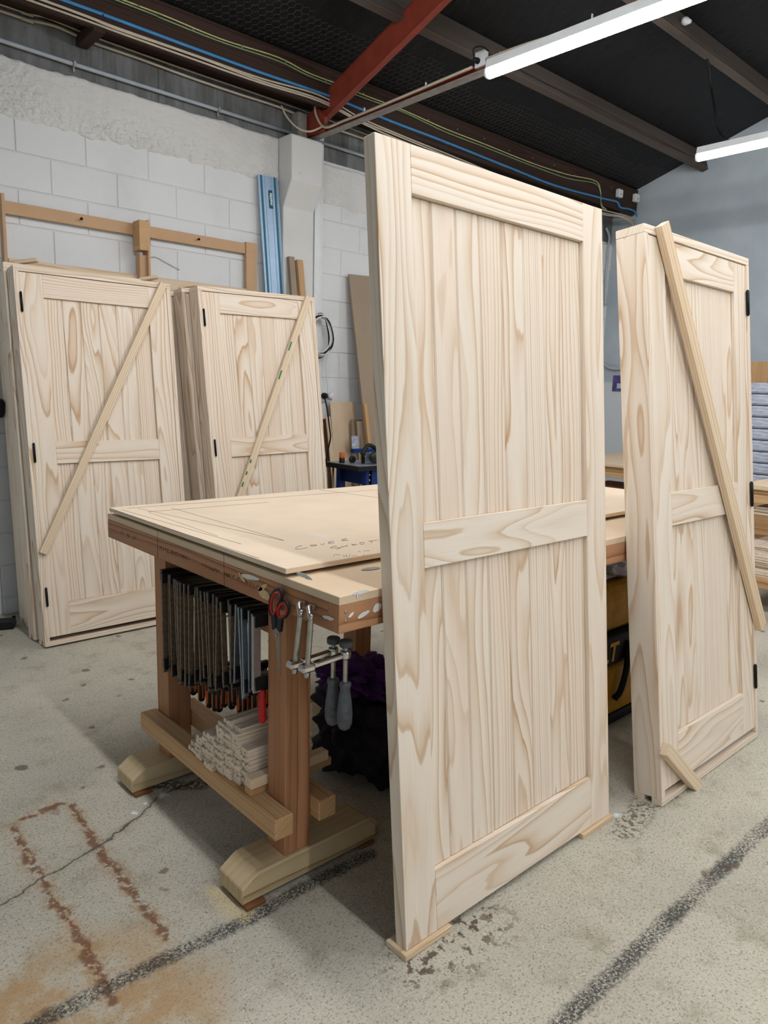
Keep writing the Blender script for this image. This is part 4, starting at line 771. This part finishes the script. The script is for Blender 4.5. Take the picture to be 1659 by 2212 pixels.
leaner('leaning_board', (770, 906), 4.88, .12, .02, (.0, -.12), MDFG, 'brown board with a strip of clear tape behind the blue machine', 'board')
leaner('leaning_board', (778, 910), 4.84, .07, .02, (.02, -.14), PINE2, 'narrow pine board behind the blue machine, right of the taped one', 'board')
leaner('leaning_batten', (787, 872), 4.72, .035, .03, (.08, -.20), FIRLIGHT, 'thin timber batten leaning in front of the tall grey board', 'batten')
tq = onY(768, 957, 4.80); tag(obj('clear_tape', box_me(.085, .002, .12, .0005), FILM, M=T_(tq) @ R_(-.1, 'X')), 'strip of clear tape stuck across the brown board', 'tape')
# coiled cable and socket on the wall
co = empty('cable_coil', onY(700, 730, 4.90), 'coil of black and white cable hanging on the trunking', 'cable coil'); cc = onY(694, 727, 4.90); rnd = random.Random(3)
for k in range(7):
    pts = []; a0 = rnd.uniform(0, 6); rx = .115 + rnd.uniform(-.025, .02); rz = .165 + rnd.uniform(-.03, .02); ox = rnd.uniform(-.012, .012); oz = rnd.uniform(-.015, .015); oy = rnd.uniform(-.03, .025)
    for i in range(28): a = a0 + i / 28 * 2 * math.pi; pts.append(cc + Vector((rx * math.cos(a) + ox, oy + .01 * math.sin(3 * a), rz * math.sin(a) + oz)))
    obj('cable_turn', tube_me(pts, .0055, 6, True), CABK if k % 3 else WHITEP, co)
tag(obj('hanging_cable', tube_me(catmull([onY(712, 745, 4.93), onY(704, 790, 4.94), onY(708, 840, 4.95), onY(706, 858, 4.95)]), .003, 6), WHITEP), 'thin white cable dropping from the coil to the socket', 'cable')
sk = empty('power_socket', onY(694, 856, 4.96), 'white wall socket with a black and a white plug', 'socket'); q = onY(690, 852, 4.97); obj('plate', box_me(.11, .03, .12, .005), WHITEP, sk, T_(q))
obj('black_plug', lathe_me([(.024, 0), (.026, .012), (.022, .04), (.012, .055)], 14), BLACKP, sk, T_(q + Vector((.03, -.012, -.01))) @ R_(math.pi / 2, 'X')); obj('white_plug', lathe_me([(.030, 0), (.026, .03), (.014, .06), (.010, .065)], 14), WHITEP, sk, T_(q + Vector((.085, -.02, -.03))) @ R_(math.pi * .2, 'Y'))
tag(obj('hanging_cable', tube_me(catmull([onY(701, 860, 4.90), onY(706, 880, 4.88), onY(712, 925, 4.86), onY(714, 945, 4.85), onY(709, 970, 4.86), onY(704, 1000, 4.87), onY(700, 1040, 4.88)]), .0065, 6), CABK), 'black cable hanging down from the socket plug', 'cable')
tag(obj('loose_wire', tube_me(catmull([onY(315, 560, 4.99), onY(335, 555, 4.99), (onY(360, 568, 4.99)), onY(388, 583, 4.99)]), .002, 5), NAILM), 'thin wire stuck to the wall inside the rack', 'wire')
# ------------------------------------------------------------------ blue router table with odds and ends
MX, MY = 3.62, 4.20; TZ = .945
mt = empty('machine_table', (MX, MY, 0), 'blue steel machine table with a grey fence, by the far wall', 'machine table')
P0 = onZ(724, 1001, TZ); X0, Y0 = P0.x, P0.y
obj('table_top', boxmesh((X0, Y0 - .28, TZ - .035), (X0 + .85, Y0 + .12, TZ)), BLACKP, mt); obj('top_plate', boxmesh((X0 + .004, Y0 - .275, TZ), (X0 + .84, Y0 + .11, TZ + .004)), GREYM, mt)
obj('apron', boxmesh((X0 + .13, Y0 - .25, TZ - .15), (X0 + .80, Y0 - .235, TZ - .036)), BLUEM, mt); obj('apron', boxmesh((X0 + .13, Y0 - .235, TZ - .15), (X0 + .145, Y0 + .10, TZ - .036)), BLUEM, mt)
for x, y in ((X0 + .10, Y0 - .25), (X0 + .76, Y0 - .25), (X0 + .10, Y0 + .065), (X0 + .76, Y0 + .065)): obj('leg', boxmesh((x, y, 0), (x + .055, y + .045, TZ - .036)), BLUEM, mt)
for z in (TZ - .07, TZ - .11): obj('bolt', lathe_me([(.008, 0), (.008, .006), (.004, .008)], 8), NAILM, mt, T_((X0 + .13, Y0 - .251, z)) @ R_(math.pi / 2, 'X'))
obj('fence', boxmesh((X0 + .16, Y0 - .16, TZ + .005), (X0 + .82, Y0 - .14, TZ + .085)), GREYM, mt); obj('fence_end', boxmesh((X0 + .145, Y0 - .163, TZ + .005), (X0 + .1595, Y0 - .137, TZ + .09)), BLACKP, mt); obj('fence_rail', boxmesh((X0 + .20, Y0 + .02, TZ + .07), (X0 + .82, Y0 + .06, TZ + .10)), BLUEM, mt); obj('side_rod', tube_me([Vector((X0 + .06, Y0 + .1, .0)), Vector((X0 + .06, Y0 + .1, TZ - .036))], .008, 8), NAILM, mt)
gp = Vector((X0 + .05, Y0 - .02, TZ + .0045)); gb = empty('spray_can', gp, 'small orange capped can on the blue machine table', 'can'); obj('can_body', lathe_me([(.02, 0), (.022, .004), (.022, .035), (.02, .037)], 14), BLACKP, gb, T_(gp)); obj('can_cap', lathe_me([(.021, 0), (.022, .004), (.021, .038), (.016, .042)], 14), ORANGE, gb, T_(gp + Vector((0, 0, .0375))))
gp = Vector((X0 + .12, Y0 - .05, TZ + .0045)); tag(obj('tape_roll', join_me([(lathe_me([(.014, 0), (.027, 0), (.027, .02), (.014, .02)], 18), Matrix.Identity(4))]), BLACKP, M=T_(gp + Vector((0, 0, .027))) @ R_(math.pi / 2, 'X')), 'small roll of black tape on the blue machine table', 'tape roll')
# ear muffs
ep = onY(806, 992, Y0 - .2); em = empty('ear_muffs', (ep.x, Y0 - .2, TZ + .005), 'black ear muffs with green cups resting on the machine fence', 'ear muffs')
obj('headband', tube_me(catmull([onY(782, 982, Y0 - .2), onY(790, 968, Y0 - .2), onY(797, 962, Y0 - .2), onY(808, 966, Y0 - .2), onY(818, 978, Y0 - .2), onY(823, 990, Y0 - .2)]), .016, 8), BLACKP, em)
for dx in (0, .10): obj('ear_cup', lathe_me([(.0, -.02), (.03, -.018), (.042, -.008), (.045, .008), (.036, .02), (0, .024)], 18), GREENB, em, T_(Vector((ep.x + dx, Y0 - .21, TZ + .055))) @ R_(math.pi / 2, 'X'))
obj('wire_arm', tube_me(catmull([onY(783, 980, Y0 - .2), onY(787, 985, Y0 - .2), onY(793, 996, Y0 - .2)]), .002, 5), NAILM, em)
# ------------------------------------------------------------------ background on the right
t2 = empty('side_bench', (5.5, 1.95, 0), 'low brown timber bench at the right edge behind the framed door', 'workbench')
S0 = Vector((5.43, .6, 0)); slab('bench_top', (5.35, .6, .885), (6.6, 2.14, .915), PLY, t2, axis='y', nrm=(0, 0, 1)); slab('apron', (5.38, .62, .79), (5.42, 2.12, .884), FIRLIGHT, t2, axis='y', nrm=(-1, 0, 0), col=wc(.4, .8)); slab('apron', (5.42, 2.08, .79), (6.55, 2.12, .884), FIRLIGHT, t2, axis='x', nrm=(0, 1, 0))
for x, y in ((5.43, 1.62), (6.4, 1.62), (5.43, .8), (6.4, .8)): slab('leg', (x, y, 0), (x + .09, y + .09, .789), FIRLIGHT, t2, axis='z', nrm=(-1, 0, 0), col=wc(.3, .9))
slab('lower_shelf', (5.36, .7, .24), (6.5, 2.12, .262), FIRLIGHT, t2, axis='y', nrm=(0, 0, 1), col=wc(.3, .9)); slab('shelf_rail', (5.36, .7, .19), (5.40, 2.12, .239), FIRLIGHT, t2, axis='y', nrm=(-1, 0, 0))
z = .2625; rnd = random.Random(8)
for k in range(13):
    x = 5.40 + rnd.uniform(-.03, .03); y = 2.04 + rnd.uniform(-.03, .05); o = slab('profile_board', (x, y - .26, z), (x + .9, y, z + .017), PINE, axis='x', nrm=(0, 0, 1), col=wc(.3, .5)); tag(o, 'thin pine board on the side bench shelf, %s from the bottom of its stack' % ORD[k], 'board', 'boards stacked under the side bench'); z += .0178
for k in range(3):
    o = slab('profile_board', (5.44, 1.73, .70 + k * .02), (6.2, 2.07 - .02 * k, .717 + k * .02), PINE, axis='y', nrm=(0, 0, 1), col=wc(.3, .5)); tag(o, 'thin pine board just under the side bench top, %s from below' % ORD[k], 'board', 'boards under the bench top')
# plastic wrapped stack against the end wall
ws = empty('wrapped_stack', (7.75, 2.4, 0), 'stack of panels wrapped in clear plastic against the end wall', 'panel stack')
for k in range(9): obj('wrapped_panel', box_me(.40, 1.55, .104, .018), FILM, ws, T_((7.72, 2.36, .73 + k * .112)), col=wc())
slab('stack_pallet', (7.5, 1.6, .0), (7.91, 3.12, .66), FIRLIGHT, ws, axis='y', nrm=(-1, 0, 0))
for k in range(7): tag(slab('stacked_board', (7.935, 1.6 + k * .225, 0), (7.965, 1.6 + k * .225 + .218, 1.90), FIRLIGHT, axis='z', nrm=(-1, 0, 0), col=wc(.3, rnd.random())), 'upright brown board behind the wrapped stack, %s from its near end' % ORD[k], 'board', 'upright boards behind the wrapped stack')
# table seen between the two front doors
t3 = empty('back_table', (6.1, 3.6, 0), 'pale topped table seen between the two front doors', 'table')
slab('table_top', (5.75, 3.1, .895), (7.4, 4.05, .92), PLY, t3, axis='x', nrm=(0, 0, 1)); slab('table_apron', (5.80, 3.14, .80), (7.35, 3.17, .894), FIRLIGHT, t3, axis='x', nrm=(0, -1, 0), col=wc(.3, 1.0)); slab('table_apron', (5.80, 3.171, .80), (5.83, 4.0, .894), FIRLIGHT, t3, axis='y', nrm=(-1, 0, 0))
for x, y in ((5.84, 3.175), (7.25, 3.175), (5.84, 3.93), (7.25, 3.93)): slab('leg', (x, y, 0), (x + .07, y + .07, .799), FIRLIGHT, t3, axis='z', nrm=(0, -1, 0), col=wc(.3, 1.0))
slab('table_shelf', (5.84, 3.25, .45), (7.3, 3.92, .47), FIRLIGHT, t3, axis='x', nrm=(0, 0, 1), col=wc(.3, 1.0))
tag(slab('cardboard_box', (6.0, 3.4, .4705), (6.35, 3.75, .70), CARDB, axis='z', nrm=(0, -1, 0)), 'brown carton on the shelf of the pale topped table', 'box')
tag(slab('cardboard_box', (6.5, 3.4, .4705), (7.0, 3.85, .62), CARDB, axis='z', nrm=(0, -1, 0)), 'low brown carton further along the table shelf', 'box')
pc = onX(1330, 828, 8.09); po = empty('poster', pc, 'small purple poster on the end wall between the front doors', 'poster'); obj('poster_sheet', box_me(.004, .20, .19, 0), POSTER, po, T_(pc + Vector((0, -.06, 0)))); obj('poster_print', box_me(.004, .10, .06, 0), FILM, po, T_(pc + Vector((-.002, -.07, -.03))))
tag(obj('sagging_hose', tube_me(catmull([onX(1306, 785, 8.08), onX(1312, 792, 8.07), onX(1325, 796, 8.06), onX(1345, 794, 8.06), onX(1370, 780, 8.06)]), .02, 8), CONDUIT), 'grey hose sagging across the end wall between the front doors', 'hose')
# ------------------------------------------------------------------ small things on the floor at far left
bp = onZ(6, 1356, 0); bt = empty('vacuum_nozzle', bp, 'black vacuum nozzle lying on the floor at the left edge', 'nozzle'); obj('nozzle_head', join_me([(prism_me([(-.16, 0), (.06, 0), (.075, .02), (.06, .045), (-.12, .05), (-.16, .04)], -.05, .05, 'xz'), Matrix.Identity(4))]), BLACKP, bt, T_(bp) @ R_(-.35, 'Z')); obj('nozzle_brush', box_me(.18, .02, .012, .002), CABK, bt, T_(bp + Vector((-.04, -.03, .012))) @ R_(-.35, 'Z'))
nb = onZ(30, 1339, 0); tag(obj('metal_nut', lathe_me([(.01, 0), (.011, .004), (.011, .022), (.008, .026)], 6), BLACKM, M=T_(nb)), 'small dark metal nut on the floor near the far left stack', 'nut')
hp = onY(-2, 880, 4.9); tag(obj('round_tool', smooth(lathe_me([(.0, -.06), (.03, -.055), (.04, -.02), (.035, .03), (.02, .05), (0, .055)], 14)), BLACKP, M=T_(hp) @ R_(.4, 'X')), 'black round tool handle on the wall at the left edge', 'tool')
# ------------------------------------------------------------------ unseen battens added above and behind the view for more overhead light
for x, y, lab in ((TX - .055, 1.42, 'added fill light out of view, next along the same truss tie'), (TX - .055, -.25, 'added fill light out of view, third along the same truss tie'), (1.25, 3.25, 'added fill light out of view over the floor before the left cabinets'), (1.25, 1.45, 'added fill light out of view above the near end of the workbench'), (1.25, -.35, 'added fill light out of view above the standing place before the bench')):
    batten('fluorescent_light', (x, y, 3.35), 1.55, (0, -1, 0), lab)
